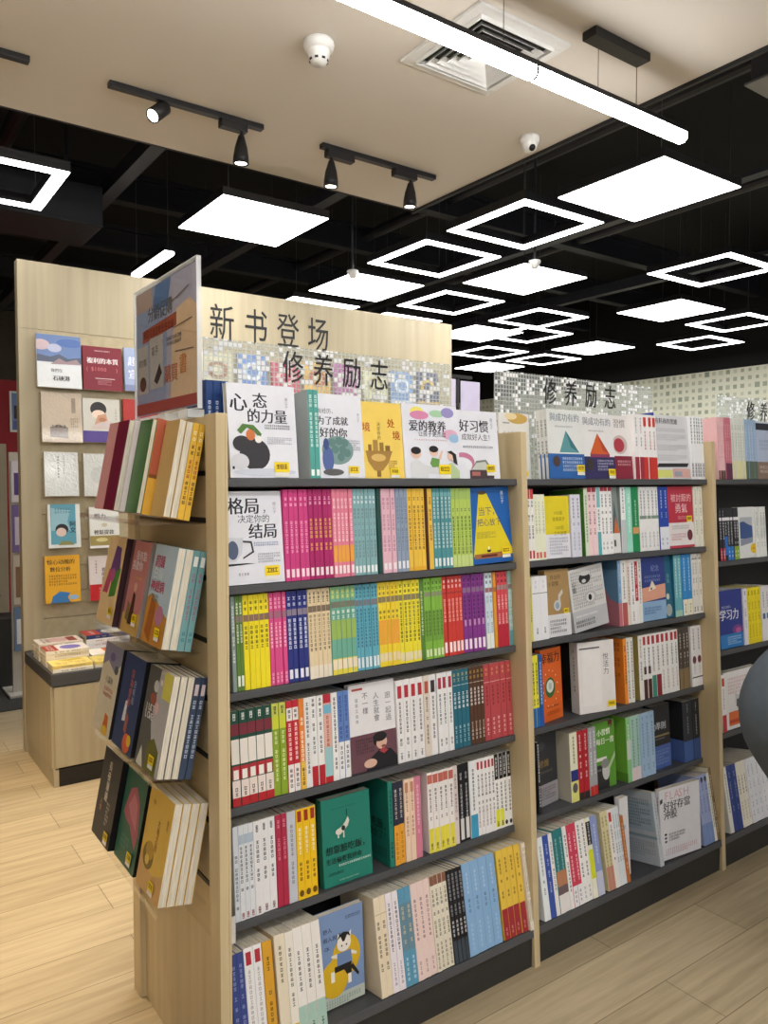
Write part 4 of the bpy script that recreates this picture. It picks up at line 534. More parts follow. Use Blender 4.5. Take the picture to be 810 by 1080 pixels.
(2, 4, 2.0883, 0.1169, 0.228, '5d9c34', [('t', 0.2, 0.8, 0.2, '小習慣', 'f0f4e4', 0, 1), ('t', 0.16, 0.67, 0.2, '每日一書', 'f0f4e4', 0, 1), ('r', 0.0, 0.0, 0.68, 0.36, '2c2c30'), ('r', 0.02, 0.42, 0.6, 0.47, 'e8e8e4'), ('e', 0.55, 0.26, 0.17, 0.14, 'c8c8c6'), ('e', 0.52, 0.37, 0.18, 0.07, '8c8c8c'), ('g', 0.08, 0.26, 0.34, 0.32, '8c8c8c', 1), ('p', [(0.62, 0.3), (0.98, 0.52), (0.98, 0.44), (0.7, 0.26)], 'b8d0a0'), ('p', [(0.7, 1), (0.72, 0.9), (0.8, 0.94), (0.86, 0.88), (0.9, 1)], '6c2430')], 'green book with black and white portrait and white title', 0.012, 4, 1, 0, 0.022, None, 'L', 0),
(2, 4, 2.4071, 0.1167, 0.232, '25262a', [('t', 0.02, 0.62, 0.26, '功準則', 'c8ccd0', 0, 1), ('r', 0.05, 0.5, 0.95, 0.53, '8c7c54'), ('r', 0.05, 0.46, 0.7, 0.475, '6c6c70'), ('B', 0, 0.36, '4a66a8'), ('g', 0.1, 0.06, 0.9, 0.3, '7c94c8', 5)], 'black book with white title and blue paper band', 0.012, 4, 1, 0, 0.025, None, 'L', 0),
(2, 5, 2.1585, 0.0443, 0.265, 'e4e4e8', [('e', 0.5, 0.62, 0.06, 0.03, '8ca0bc'), ('g', 0.3, 0.6, 0.7, 0.66, 'b4b8c4', 1)], 'large plain white book standing behind copper spine', 0.03, 4, 1, 0, 0.02, None, 'L', 0),
(2, 5, 2.351, 0.2076, 0.25, 'e6e6ec', [('t', 0.12, 0.84, 0.2, 'FLASH', 'd8a8b0'), ('t', 0.08, 0.7, 0.17, '好好存當', '4c4c54', 0, 1), ('t', 0.08, 0.58, 0.17, '沖股', '4c4c54', 0, 1), ('e', 0.12, 0.36, 0.03, 0.017, '24242a'), ('e', 0.12, 0.31, 0.03, 0.017, '5c5c64'), ('e', 0.12, 0.26, 0.03, 0.017, '5c5c64'), ('g', 0.2, 0.25, 0.6, 0.37, '6c6c74', 3), ('g', 0.1, 0.06, 0.9, 0.16, 'c88c94', 3), ('p', [(0.0, 0.86), (0.06, 0.88), (0.06, 0.82), (0.0, 0.8)], '3c3c44')], 'white book with pink latin letters above black title', 0.002, 3, 1, -6, 0.02, None, 'L', 0),
(3, 0, 3.0615, 0.2307, 0.235, 'b8c4dc', [('r', 0, 0.86, 0.9, 0.98, '34343c'), ('g', 0.15, 0.5, 0.8, 0.7, '8c9cbc', 3), ('B', 0, 0.3, '8c7468'), ('g', 0.1, 0.1, 0.9, 0.24, 'd4c4b8', 2)], 'pale blue book cut by the right picture edge', 0.0, 6, 1, 0, 0.02, None, 'L', 0),
(3, 1, 2.9381, 0.1232, 0.205, 'e2e4e4', [('r', 0.12, 0.38, 0.86, 0.8, 'b4b8c0'), ('p', [(0.12, 0.38), (0.12, 0.7), (0.34, 0.72), (0.6, 0.66), (0.86, 0.62), (0.86, 0.38)], '3c568c'), ('p', [(0.12, 0.24), (0.12, 0.37), (0.86, 0.4), (0.86, 0.3)], '8c94a8'), ('e', 0.9, 0.18, 0.2, 0.1, 'ecc41c'), ('g', 0.8, 0.15, 0.98, 0.21, 'b4641c', 1)], 'white book with blue mountain photograph', 0.0, 4, 1, 0, 0.022, None, 'L', 0),
(3, 2, 2.8195, 0.1624, 0.228, '2b3a8c', [('t', 0.0, 0.5, 0.28, '学习力', 'eef0f8', 0, 1), ('g', 0.1, 0.68, 0.5, 0.74, 'b4bce0', 1), ('e', 0.75, 0.3, 0.22, 0.08, '7c4490'), ('e', 0.8, 0.28, 0.12, 0.05, 'c05c98'), ('r', 0, 0, 1, 0.24, '2b7cc4'), ('g', 0.3, 0.05, 0.9, 0.2, 'b4d4f0', 4)], 'navy study book with white title at right', 0.0, 4, 1, 0, 0.022, None, 'L', 0),
(3, 3, 2.8649, 0.2515, 0.228, 'e6e4e4', [('g', 0.1, 0.6, 0.7, 0.9, 'd0a4a4', 5), ('r', 0.8, 0.84, 0.9, 0.96, 'b8443c'), ('p', [(0.3, 0.44), (0.3, 0.62), (0.38, 0.57), (0.52, 0.58), (0.6, 0.63), (0.6, 0.44)], 'c8c8c8'), ('p', [(0.32, 0.38), (0.34, 0.5), (0.56, 0.5), (0.58, 0.38), (0.46, 0.3)], '4c5454'), ('r', 0.1, 0.06, 0.98, 0.3, 'd8703c'), ('r', 0.1, 0.1, 0.98, 0.16, 'c0442c'), ('r', 0.4, 0.2, 0.98, 0.26, 'e8a45c')], 'white book with cat face and orange stripes, lower right', 0.0, 4, 1, 0, 0.03, None, 'L', 0)]
Z12=[1.467,1.214,.962,.687,.406,.118]; Z3=[1.467,1.150,.800,.470,None,.118]
def shelf_name(bay,row):
    if bay==3: r=['top shelf','second shelf','third shelf','fourth shelf','','bottom deck'][row]
    else: r=['top shelf','second shelf','third shelf','fourth shelf','fifth shelf','bottom deck'][row]
    return ['','nearest','middle','farthest'][bay]+" bay's "+r
def row_frame(bay,row):
    z=(Z3 if bay==3 else Z12)[row]
    if row==5: return T(0,1.601,z+.0015)@R(-10,'X')
    return T(0,1.684,z+.0006)@R(-4,'X')
rng=random.Random(7)
for (bay,row,a,b,n,col,spec,desc,h,d,side,dy,lean,pages) in ROWS:
    t=(b-a)/n; me=book_meshes(t-.0004,d,h,col,spec,side,face=pages or None,face_side='L',rng=random.Random(int(a*9000)+row))
    F=row_frame(bay,row)
    where=shelf_name(bay,row)
    for i in range(n):
        j=rng.uniform(-.0015,.0025) if n>1 else 0
        M=F@T(a+i*t+.0002,dy+j,0)
        if n==1: lab='%s on the %s'%(desc,where)
        else: lab='%s from left of %s %s, %s'%(ORD[i],NUM[n],desc,where)
        put_book(me,M,lab,'%s, %s'%(desc,where) if n>1 else None,vis=t*h*(1.0 if bay<3 else .5))
for (bay,row,a,w,h,col,deco,label,dy,lean,copies,yaw,t,side,spine,roll) in FACES:
    me=book_meshes(t,w,h,col,'T .3 .9 6c6c6c',side or col,face=deco,face_side='R' if spine=='L' else 'L',rng=random.Random(int(a*5000)+row))
    z=(Z3 if bay==3 else Z12)[row]
    base=10 if row==5 else 4
    y0=(1.601 if row==5 else 1.684)+.006+dy
    F=T(a,y0,0)
    # book keeps its foot on the sloping board
    zz=z+.0018-math.tan(math.radians(base))*(y0-(1.601 if row==5 else 1.684))+(.003 if row==5 else 0)
    for k in range(copies):
        M=T(a,y0+k*(t+.0006),zz-math.tan(math.radians(base))*k*(t+.0006))@R(-lean,'X')@R(roll,'Y')
        if yaw: M=M@T(w/2,0,0)@R(yaw,'Z')@T(-w/2,0,0)
        if spine=='L': M=M@T(0,t,0)@R(-90,'Z')
        else: M=M@T(w,0,0)@R(90,'Z')
        put_book(me,M,label if k==0 else label.replace('white book','%s copy behind the white book'%ORD[k]),None,vis=w*h if k==0 else .0001)

# ------------------------------------------------------------------ the bookcase
bc=empty('bookcase',(1.2,1.9,0),'long maple bookcase in the foreground with charcoal shelves and three bays','bookcase')
def part(name,mb,m,bevel=0,parent=None,smooth=False):
    p=parent or bc
    o=mb.obj(name,m,p,bevel,smooth)
    if p is bc: o.matrix_parent_inverse=Matrix.Translation(-bc.location)
    return o
def bc_root(p):
    v=Vector((0,0,0))
    while p is not None: v+=p.location; p=p.parent
    return v
m=MB(); m.box(.7035,.710,1.585,2.204,0,1.609); m.box(.682,.7034,1.585,1.645,0,1.609); m.box(.682,.7034,2.144,2.204,0,1.609)
m.box(.6975,.7034,1.6452,2.1438,0,.40)
ep=part('end_panel',m,WOOD,.0015)
G=[1.479,1.371,1.239,1.094,.960,.824,.675,.525]
m=MB(); zs=[1.609]+G+[.40]
for i in range(len(zs)-1): m.box(.6975,.7034,1.6453,2.1437,zs[i+1]+(.006 if i<len(zs)-2 else .0005),zs[i]-(.006 if i>0 else 0))
part('slat_panel',m,WOODH,.0008,ep)
for g in G:
    m=MB(); m.box(.6955,.7033,1.6456,2.1434,g-.0055,g+.0055); part('groove_rail',m,BLACKM,0,ep)
for x in (1.687,2.688,3.69):
    m=MB(); m.prism([(1.590,0),(1.664,1.609),(2.12,1.609),(2.19,0)],0,x,x+.024); part('divider',m,WOOD,.002)
m=MB(); m.box(.7105,3.689,1.892,1.898,.02,1.60-.15); part('back_panel',m,BACKP)
BAYS=[(.7105,1.6865),(1.7115,2.6875),(2.7125,3.6895)]
for bi,(a,b) in enumerate(BAYS):
    for k,z in enumerate(Z12[:5] if bi<2 else Z3[:4]):
        m=MB(); M=T(0,1.678,z)@R(-4,'X'); m.box(a,b,0,.212,-.019,0,M=M); part('shelf',m,METAL,.0015)
    m=MB(); M=T(0,1.597,.118)@R(-10,'X'); m.box(a,b,0,.29,-.024,0,M=M); part('base_deck',m,METAL,.002)
    m=MB(); m.box(a,b,1.603,1.618,0,.090); part('kickboard',m,KICK)
# far side of the same bookcase: mirrored shelves
for a,b in BAYS[:2]:
    m=MB(); m.box(a,b,1.908,2.10,1.448,1.467); part('shelf',m,METAL,.0015)
# blue books standing on the far side's top shelf
me=book_meshes(.0190,.12,.236,'1d3f78','T .55 .8 d4dcec;L .3 .36 b8c8e0')
for i in range(3):
    put_book(me,T(.7335+i*.0194,1.762,1.4665),'%s from left of three dark blue books behind the end panel top'%ORD[i],'dark blue books behind the end panel')
# small white shelf label at the end of the fifth shelf
m=MB(); m.box(.728,.758,1.672,1.674,.366,.432,hexc('dcd8d4'))
for pl in fake_char(random.Random(3),.743,.382,.014)+fake_char(random.Random(4),.743,.397,.012): m.poly([(x,1.6718,z) for x,z in pl],hexc('8c4450'))
tag(m.obj('shelf_label',PRINT),'small white shelf label hanging on the fifth shelf edge beside end panel','label')

# ------------------------------------------------------------------ header signs
HDR=header_mat(); INK=mat('black_lettering','121212',.4)
def letters(txt,x,z,s,pitch,y,th,parent,m=INK,bold=False,sx=.72):
    res=[]
    for i,chh in enumerate(txt):
        q=MB()
        vs,fs,adv=glyph(chh,bold)
        X=x+i*pitch
        for f in fs:
            pts=[(X+vs[k][0]*s*sx,y,z+vs[k][1]*s) for k in f]
            q.poly(pts); q.poly([(p[0],y+th,p[2]) for p in pts][::-1])
        ec={}
        for f in fs:
            for k in range(len(f)):
                e=(f[k],f[(k+1)%len(f)])
                if (e[1],e[0]) in ec: ec.pop((e[1],e[0]))
                else: ec[e]=1
        for a,b in ec:
            A,B=vs[a],vs[b]; q.poly([(X+A[0]*s*sx,y,z+A[1]*s),(X+A[0]*s*sx,y+th,z+A[1]*s),(X+B[0]*s*sx,y+th,z+B[1]*s),(X+B[0]*s*sx,y,z+B[1]*s)])
        res.append(q.obj('character',m,parent))
    return res
for (x0,x1,tx,pitch,bl) in ((.786,1.614,1.012,.0965,'nearest'),(1.805,2.655,2.036,.109,'middle'),(3.112,3.64,3.34,.109,'farthest')):
    e=empty('header_sign',(x0,1.9,1.46),"clear mosaic-dotted acrylic header sign with four black characters, %s bay"%bl,'sign','acrylic header signs on the bookcase')
    m=MB(); m.box(0,x1-x0,0,.004,-.008,.37); o=m.obj('acrylic_plate',HDR,e)
    letters('修养励志',tx-x0,.279,.094,pitch,-.0022,.002,o)

# ------------------------------------------------------------------ books hung on the end panel
TIERS=[]
def end_stack(tier,y0,w,h,xb,zb,items,tilt=11,yaw=0):
    """items listed from the panel outward: (thickness, meshes, label, group). y0 = near edge, covers face -x"""
    x=xb
    M0=T(xb,y0,zb)@R(yaw,'Z')@R(tilt,'Y')
    off=0
    for (t,me,label,group,flip) in items:
        # canonical book: depth along +y; flip turns the spine to the far side
        if flip: M=M0@T(-off,w,0)@R(180,'Z')
        else: M=M0@T(-off-t,0,0)
        put_book(me,M,label,group,vis=.03); off+=t+.0008
def art_book(t,w,h,col,deco,spine='',side=None,flip=False,seed=1,wrap=False):
    # the face towards -x is the left face (or the right face of a flipped book)
    return book_meshes(t,w,h,col,spine,side,face=deco,face_side='R' if flip else 'L',rng=random.Random(seed),wrap=wrap)
gl='end panel'
# tier 1 (top)
W1=.086
sp=book_meshes(.0140,W1,.218,'e3b53c','T .8 .93 f4e8c0;T .42 .62 b4402c;T .15 .4 5c3c14;T .66 .78 5c3c14','e8d49c')
pb=art_book(.0150,W1,.218,'c9a868',[('r',0,0,1,1,'c3a266')],flip=True,seed=3)
end_stack(1,1.660,W1,.218,.650,1.372,[(.0140,sp,'yellow spine closest to end panel in the highest acrylic ledge','yellow books in highest ledge',False),(.0140,sp,'second yellow spine out from end panel in the highest ledge','yellow books in highest ledge',False),(.0154,pb,'tan book with page edges showing beside yellow spines, highest ledge',None,True),(.0154,pb,'tan-covered outermost book of the yellow stack, highest ledge',None,True)],11,0)
sp2=art_book(.078,W1,.222,'d9a63a',[('r',0,0,1,1,'b0583c')],'R .42 1 b0583c;T .6 .95 e0a078;T .05 .38 7c3c14;R .38 .42 7c4a20','b0583c',seed=4)
pb2=art_book(.010,W1,.218,'4a7440',[('r',0,0,1,1,'3f6a34'),('r',.1,.1,.9,.9,'45713a')],flip=True,seed=14)
end_stack(1,1.750,W1,.222,.648,1.372,[(.078,sp2,'thick orange and yellow spine, second stack in highest ledge',None,False),(.010,pb2,'green-covered book in front of the orange spine, highest ledge',None,True)],11,0)
me=art_book(.100,W1,.218,'dcd3d0',[('r',0,0,1,1,'dcd3d0')],'T .5 .92 9c8088;T .18 .48 7a5c60','dcd3d0',seed=5)
pb=art_book(.012,W1,.216,'c8c0b6',[('r',0,0,1,1,'7c2438'),('r',.08,.1,.92,.9,'75203a')],flip=True,seed=6)
end_stack(1,1.842,W1,.218,.648,1.372,[(.100,me,'white-spined book with pink brush drawing in highest ledge',None,False),(.012,pb,'maroon-covered book with grey page edges in highest ledge',None,True)],11,0)
me=art_book(.108,W1,.218,'dcaaa8',[('r',0,0,1,1,'d89c98')],'T .3 .9 f0d0d0','d89c98',seed=7)
end_stack(1,1.934,W1,.218,.648,1.372,[(.108,me,'pale pink boxed book at far end of highest ledge',None,False)],11,0)
# tier 2
W2=.142
sp=book_meshes(.0155,W2,.226,'6f9ca0','L .84 .94 e4e8e4;T .3 .78 a4607c;T .08 .2 3c7c84')
pb=art_book(.0172,W2,.226,'a9c4c8',[('r',0,0,1,1,'b4c8d4'),('p',[(0,0),(1,0),(1,.3),(.8,.34),(.5,.42),(.2,.5),(0,.45)],'c48a3c'),('p',[(.1,.1),(.4,.0),(.45,.4),(.2,.46)],'a8642c'),('e',.65,.3,.18,.1,'b87c94'),('t',.1,.78,.22,'超級','c0405c',0,1),('t',.1,.66,.22,'白癡','d8e4ec',0,1),('t',.06,.53,.21,'神經病','c0405c',0,1),('g',.2,.42,.5,.5,'4c7c8c',2),('S',.74,.14)],flip=True,seed=11)
end_stack(2,1.660,W2,.226,.650,1.078,[(.0158,sp,'blue-green spine against the panel on second ledge','blue-green books on second ledge',False),(.0158,sp,'second blue-green spine from panel on second ledge','blue-green books on second ledge',False),(.0175,pb,'pale blue book showing page edges inside stack, second ledge',None,True),(.0175,pb,'pale blue cover with orange tiger and pink title, second ledge',None,True)])
me=art_book(.072,W2,.226,'8a827c',[('r',0,0,1,1,'c07f7c'),('r',0,0,.14,1,'6c4a50'),('p',[(.1,0),(1,0),(1,.24),(.1,.2)],'c8a45c'),('p',[(.4,.1),(.5,.45),(.62,.42),(.66,.1)],'4c3028'),('p',[(.24,.14),(.3,.34),(.42,.3),(.44,.12)],'7c7040'),('e',.55,.5,.08,.05,'d8a890'),('t',.32,.8,.18,'我有點','f2e4e4',0,1),('t',.2,.69,.18,'喜歡你','f2e4e4',0,1),('g',.36,.58,.8,.62,'e0b060',1),('S',.78,.18)],'',side='c07f7c',seed=12)
end_stack(2,1.822,W2,.226,.650,1.078,[(.072,me,'thick rose cover with white title and dark-robed figures, second ledge',None,False)])
me=art_book(.082,W2,.226,'3c2228',[('r',0,0,1,1,'e6c794'),('p',[(.2,.35),(.5,.9),(.8,.88),(.9,.6),(.7,.5),(.4,.5)],'6c4c84'),('p',[(.1,.34),(.3,.62),(.55,.6),(.4,.34)],'c0506c'),('p',[(.5,.3),(.55,.58),(.95,.66),(.85,.34)],'4c8c3c'),('e',.55,.56,.12,.08,'b85c94'),('S',.8,.16)],'',side='e6c794',seed=13)
end_stack(2,1.984,W2,.226,.650,1.078,[(.082,me,'tan cover with rainbow splash of purple, pink and green, second ledge',None,False)])
# tier 3
W3=.150
sp=book_meshes(.0145,W3,.228,'3a4860','L .82 .93 d4c4c8;T .2 .78 b8c4d4')
pb=art_book(.0160,W3,.228,'6a6c6a',[('r',.0,0,1,1,'b4b2b2'),('p',[(0,0),(0,1),(.5,1),(.46,.8),(.42,.45),(.52,.32),(.5,.0)],'5c5c58'),('r',.66,.74,1,1,'d8d060'),('p',[(.4,.0),(.9,.0),(.9,.24),(.66,.34),(.44,.28)],'6a6a30'),('p',[(.06,0),(.2,.2),(.36,0)],'d4d4c8'),('e',.4,.82,.1,.06,'c8c8c4'),('t',.12,.56,.15,'JUST','ece8e4',0,1),('t',.12,.48,.15,'LOVE','ece8e4',0,1),('e',.36,.69,.13,.06,'a45c4c'),('e',.6,.88,.06,.03,'e0d4d8'),('e',.56,.62,.09,.06,'d8b4b4'),('S',.72,.14)],flip=True,seed=21)
end_stack(3,1.660,W3,.228,.6475,.789,[(.0148,sp,'navy spine touching the panel on third ledge','navy spined books on third ledge',False),(.0148,sp,'second navy spine from panel on third ledge','navy spined books on third ledge',False),(.0163,pb,'grey book innermost of three page-edge copies, third ledge',None,True),(.0163,pb,'grey book in middle of three page-edge copies, third ledge',None,True),(.0163,pb,'grey and yellow cover with white latin title, third ledge',None,True)])
me=art_book(.086,W3,.228,'17181c',[('r',0,0,1,1,'34466c'),('p',[(.3,.28),(.36,.5),(.46,.52),(.46,.3)],'dcdce0'),('p',[(.46,.2),(.5,.4),(.62,.36),(.6,.18)],'a05c50'),('t',.42,.62,.15,'深海里的','c46a5c',1,1),('t',.6,.6,.13,'白帆船','b0b8cc',1),('e',.7,.1,.18,.1,'d8623c'),('e',.8,.14,.1,.06,'e8c43c')],side='34466c',seed=22)
end_stack(3,1.828,W3,.228,.6475,.789,[(.086,me,'thick dark blue cover with white sail and red title, third ledge',None,False)])
me=art_book(.090,W3,.228,'1c1c1e',[('r',0,0,1,1,'d6cdb4'),('p',[(0,.72),(.3,.8),(.7,.7),(1,.82),(1,1),(0,1)],'8c8ca0'),('e',.5,.86,.14,.05,'6c5c8c'),('e',.8,.74,.1,.05,'4c5c58'),('t',.3,.56,.14,'小森林','5c6450'),('g',.3,.4,.8,.52,'c87464',2),('p',[(.55,.02),(.62,.24),(.8,.22),(.84,.04)],'d0702c'),('e',.7,.05,.16,.06,'d8b040')],side='d6cdb4',seed=23)
end_stack(3,1.991,W3,.228,.6475,.789,[(.090,me,'cream cover with grey treetops and small orange fox, third ledge',None,False)])
# tier 4
pb=art_book(.0192,.15,.228,'d8b04a',[('r',0,0,1,1,'dcb54c'),('p',[(.0,.0),(1,.0),(1,.3),(.6,.2),(.2,.24),(0,.34)],'d0a468'),('e',.32,.34,.22,.13,'7c6420'),('e',.36,.4,.16,.09,'b89030'),('e',.3,.3,.08,.05,'e0c45c'),('t',.5,.56,.12,'大地之歌','8c4a28',1),('t',.2,.84,.1,'小','8c2c1c',0,1),('t',.84,.74,.08,'繁花','8c4a28',1),('S',.66,.12)],flip=True,side='cbb05c',seed=31)
end_stack(4,1.660,.15,.228,.6455,.501,[(.0196,pb,'yellow-edged copy closest to panel on lowest ledge','yellow copies on lowest ledge',True),(.0196,pb,'second yellow-edged copy from panel on lowest ledge','yellow copies on lowest ledge',True),(.0196,pb,'third yellow-edged copy from panel on lowest ledge','yellow copies on lowest ledge',True),(.0196,pb,'yellow cover with brown animal and red-brown title, lowest ledge',None,True)])
me=art_book(.082,.15,.228,'141516',[('r',0,0,1,1,'23604f'),('p',[(.12,.5),(.3,.78),(.55,.84),(.8,.7),(.92,.4),(.85,.24),(.5,.42),(.3,.44)],'a8586a'),('p',[(.3,.6),(.5,.76),(.7,.68),(.8,.42),(.5,.5)],'c07884'),('g',.2,.14,.6,.3,'4c9484',3),('S',.74,.14)],side='23604f',seed=32)
end_stack(4,1.828,.15,.228,.6455,.501,[(.082,me,'dark green cover with pink shell shape, lowest ledge',None,False)])
me=art_book(.094,.15,.228,'101112',[('r',0,0,1,1,'34363a'),('t',.36,.62,.17,'長夜漫遊','e0d8c8',1,1),('t',.2,.34,.11,'人間','d09c84',1),('g',.56,.2,.74,.46,'c8c0b4',6),('S',.82,.12)],side='34363a',seed=33)
end_stack(4,1.991,.15,.228,.6455,.501,[(.094,me,'black cover with cream vertical title, far end of lowest ledge',None,False)])
for i,(z,x,o_) in enumerate(((1.369,.535,'highest'),(1.075,.572,'second'),(.786,.566,'third'),(.498,.562,'lowest'))):
    m=MB(); m.box(x,.697,1.655,2.14,z-.0045,z-.0015); m.box(x,x+.003,1.655,2.14,z-.0014,z+.008)
    o=m.obj('acrylic_ledge',CLEAR); tag(o,'clear acrylic book ledge on the end panel, %s of four'%o_,'book ledge','clear acrylic ledges on end panel')

# ------------------------------------------------------------------ acrylic poster frame on the end panel
e=empty('poster_frame',(.696,1.93,1.6095),'clear acrylic frame with blue and peach poster standing on the end panel','poster')
m=MB(); m.box(-.0045,-.0025,-.2205,.2205,.0218,.3625); m.box(.0025,.0045,-.2205,.2205,.0218,.3625); m.obj('acrylic_front',CLEAR,e)
m=MB()
for a in((-.2251,-.221),(.221,.2251)): m.box(-.0055,.0055,a[0],a[1],.02,.365)
m.box(-.0055,.0055,-.225,.225,.363,.366); m.box(-.0055,.0055,-.225,.225,.019,.0215); m.obj('acrylic_rim',EDGEA,e)
for a,b in ((-.2,-.14),(-.05,.05),(.14,.2)):
    m=MB(); m.box(-.02,.02,a,b,0,.0185); m.obj('acrylic_foot',EDGEA,e)
art,_=flat_art([('r',0,0,1,1,'a3b3d2'),('p',[(.52,.07),(.56,1),(1,1),(1,.07)],'c0bfd0'),('p',[(.6,.07),(.62,.5),(.7,.74),(.9,.78),(1,.7),(1,.07)],'f0d2ac'),('p',[(.0,.84),(.3,.84),(.3,1),(0,1)],'c9b3a6'),('p',[(.3,.8),(.36,1),(.62,1),(.56,.8)],'6f8fbe'),('t',.22,.74,.105,'分銷促購','6f6a62',0,1),('p',[(.12,.58),(.7,.62),(.7,.72),(.12,.68)],'b4624a'),('g',.14,.6,.66,.69,'8c3c2c',1),('r',.02,.17,.22,.56,'c6c2be'),('r',.25,.19,.48,.6,'c9c5c0'),('t',.04,.4,.05,'被討厭','5c5450'),('t',.28,.46,.06,'高手','5c5450'),('e',.12,.25,.06,.06,'6c4a40'),('p',[(.32,.25),(.42,.38),(.46,.3),(.38,.22)],'4c4040'),('g',.54,.48,.78,.56,'7c7c84',2),('t',.5,.22,.11,'購買','c47a5c',0,1),('t',.74,.26,.12,'書','d88c54',0,1),('p',[(.0,0),(1,0),(1,.08),(0,.09)],'a8544c'),('p',[(.62,.8),(.9,.86),(.9,.87),(.62,.81)],'8c7c6c'),('p',[(.66,.6),(.94,.62),(.94,.63),(.66,.61)],'8c7c6c'),('p',[(.68,.42),(.96,.4),(.96,.41),(.68,.43)],'8c7c6c')],.43,.325,random.Random(5))  # print colours shifted bluer and paler, painting in glare on the acrylic
m=MB(); m.box(-.0012,.0012,-.217,.217,.028,.357,hexc('9aa8c0'))
for pts,c,l in art: m.poly([(-.0012-l*.00008,.215-u,.030+v) for u,v in pts],hexc(c))
m.obj('poster_sheet',PRINT,e)

# ------------------------------------------------------------------ far display unit
fu=empty('display_unit',(.83,4.2,0),'tall maple new-book display with slat wall, black characters and low cabinet','display unit')
def fpart(name,mb,mm,bevel=0):
    o=mb.obj(name,mm,fu,bevel); o.matrix_parent_inverse=Matrix.Translation((-.83,-4.2,0)); return o
m=MB(); m.box(.826,3.822,4.505,4.56,0,2.633); fpart('back_board',m,WOODF,.003)
m=MB(); m.box(.826,.928,4.490,4.5045,.55,2.275); m.box(3.72,3.822,4.490,4.5045,.55,2.275); m.box(.826,3.822,4.490,4.5045,2.2755,2.633); fpart('face_frame',m,WOODF,.001)
m=MB(); z=2.2745; step=.142
while z>.56:
    z2=max(z-step,.552); m.box(.9285,3.7195,4.4925,4.5045,z2+.004,z); z=z2
fpart('slat_wall',m,WOODFH,.0008)
m=MB(); m.box(.83,3.82,3.90,4.489,.085,.487); cb=fpart('cabinet_body',m,WOODF,.002)
m=MB(); m.box(.828,3.82,3.876,4.4895,.4885,.546); fpart('cabinet_top',m,mat('charcoal_counter','45464a',.5),.002)
m=MB(); m.box(.86,3.80,3.90,4.46,0,.0845); fpart('plinth',m,mat('black_plinth','262422',.6),0)
m=MB(); m.box(.835,.859,3.885,4.47,0,.0845); fpart('side_plinth',m,WOODF,0)
for i in range(5):
    m=MB(); a=.842+i*.594; m.box(a,a+.588,3.881,3.8995,.092,.482); d_=m.obj('door',WOODF,cb,.002)
m=MB(); m.box(.86,3.8,3.883,3.8995,.002,.0845); fpart('toe_board',m,mat('black_toe','211f1d',.6))
for o in letters('新书登场',1.895,2.345,.235,.228,4.4865,.003,None): o.parent=fu; o.matrix_parent_inverse=Matrix.Translation((-.83,-4.2,0))
# books on its slat wall
def wall_book(x0,x1,z0,z1,col,deco,label,wrap=False,t=.02,side=None):
    w,h=x1-x0,z1-z0
    me=book_meshes(t,w,h,col,'',side or 'cfc8ba',face=deco,face_side='R',rng=random.Random(int(x0*1000+z0*77)),wrap=wrap)
    put_book(me,T(x0,4.438,z0)@R(-5,'X')@T(0,t,0)@R(-90,'Z'),label,None,vis=w*h)
D='tall display'
wall_book(.908,1.134,1.965,2.25,'dfe3e4',[('r',0,.48,1,1,'6f86b4'),('e',.1,.8,.2,.1,'c9b4b8'),('e',.4,.75,.16,.08,'b8bcd4'),('e',.75,.86,.3,.08,'5874b0'),('p',[(0,.48),(0,.62),(.3,.58),(.5,.64),(.7,.56),(1,.6),(1,.48)],'5c6478'),('p',[(.3,.44),(.5,.56),(.66,.5),(.9,.56),(1,.46)],'a08c90'),('t',.3,.3,.09,'我們在','2c2c30'),('t',.34,.14,.13,'石硤港','1c1c20',0,1)],'blue-sky cover with white lower half, first in the top row of tall display')
wall_book(1.143,1.355,1.966,2.209,'7c2432',[('t',.1,.62,.162,'複利的本質','f0e8e8',0,1),('t',.2,.44,.14,'$1000','c86c70'),('t',.08,.44,.14,'(','c86c70'),('t',.84,.44,.14,')','c86c70'),('g',.3,.88,.7,.92,'d8b8b8',1),('r',.3,.26,.8,.275,'e0c8c8'),('g',.36,.12,.72,.24,'b87c80',4)],'maroon cover with white title and dollar figure in the top row')
wall_book(1.369,1.56,1.973,2.22,'9aa6c4',[('t',.1,.6,.3,'超','dfe4f0',0,1),('t',.1,.3,.3,'宣','dfe4f0',0,1),('r',0,0,1,.14,'7c84a8')],'pale blue-grey cover third in the top row, behind poster frame')
wall_book(.926,1.135,1.672,1.942,'b9a892',[('p',[(.2,.1),(.2,.3),(.4,.36),(.64,.3),(.64,.08)],'6c5c50'),('g',.22,.28,.6,.36,'2c2420',1),('r',.74,.6,.84,.9,'8c7c6c'),('g',.7,.3,.9,.5,'8c7864',4)],'crinkled plastic-wrapped beige book in the second row',True)
wall_book(1.139,1.34,1.678,1.921,'c9c6bc',[('e',.42,.76,.22,.17,'2a2628'),('e',.42,.64,.18,.1,'e8d0bc'),('p',[(.3,.4),(.4,.62),(.62,.66),(.66,.5),(.5,.34)],'c49478'),('p',[(.2,.3),(.7,.3),(.8,.48),(.6,.5),(.3,.4)],'c8b8b4'),('e',.52,.52,.1,.05,'b07858'),('B',0,.26,'54428a'),('g',.84,.5,.94,.8,'a4a090',4)],'plastic-wrapped cover with dark-haired face and purple band')
wall_book(1.36,1.56,1.68,1.929,'b23a2c',[('p',[(0,.3),(.3,.5),(.6,.4),(1,.6),(1,1),(0,1)],'a8302c'),('p',[(0,.3),(.3,.42),(.5,.3),(1,.5),(1,.2),(0,.2)],'d8804c'),('t',.3,.06,.24,'财富','f0d8d0',0,1)],'red cover with orange glow in the second row')
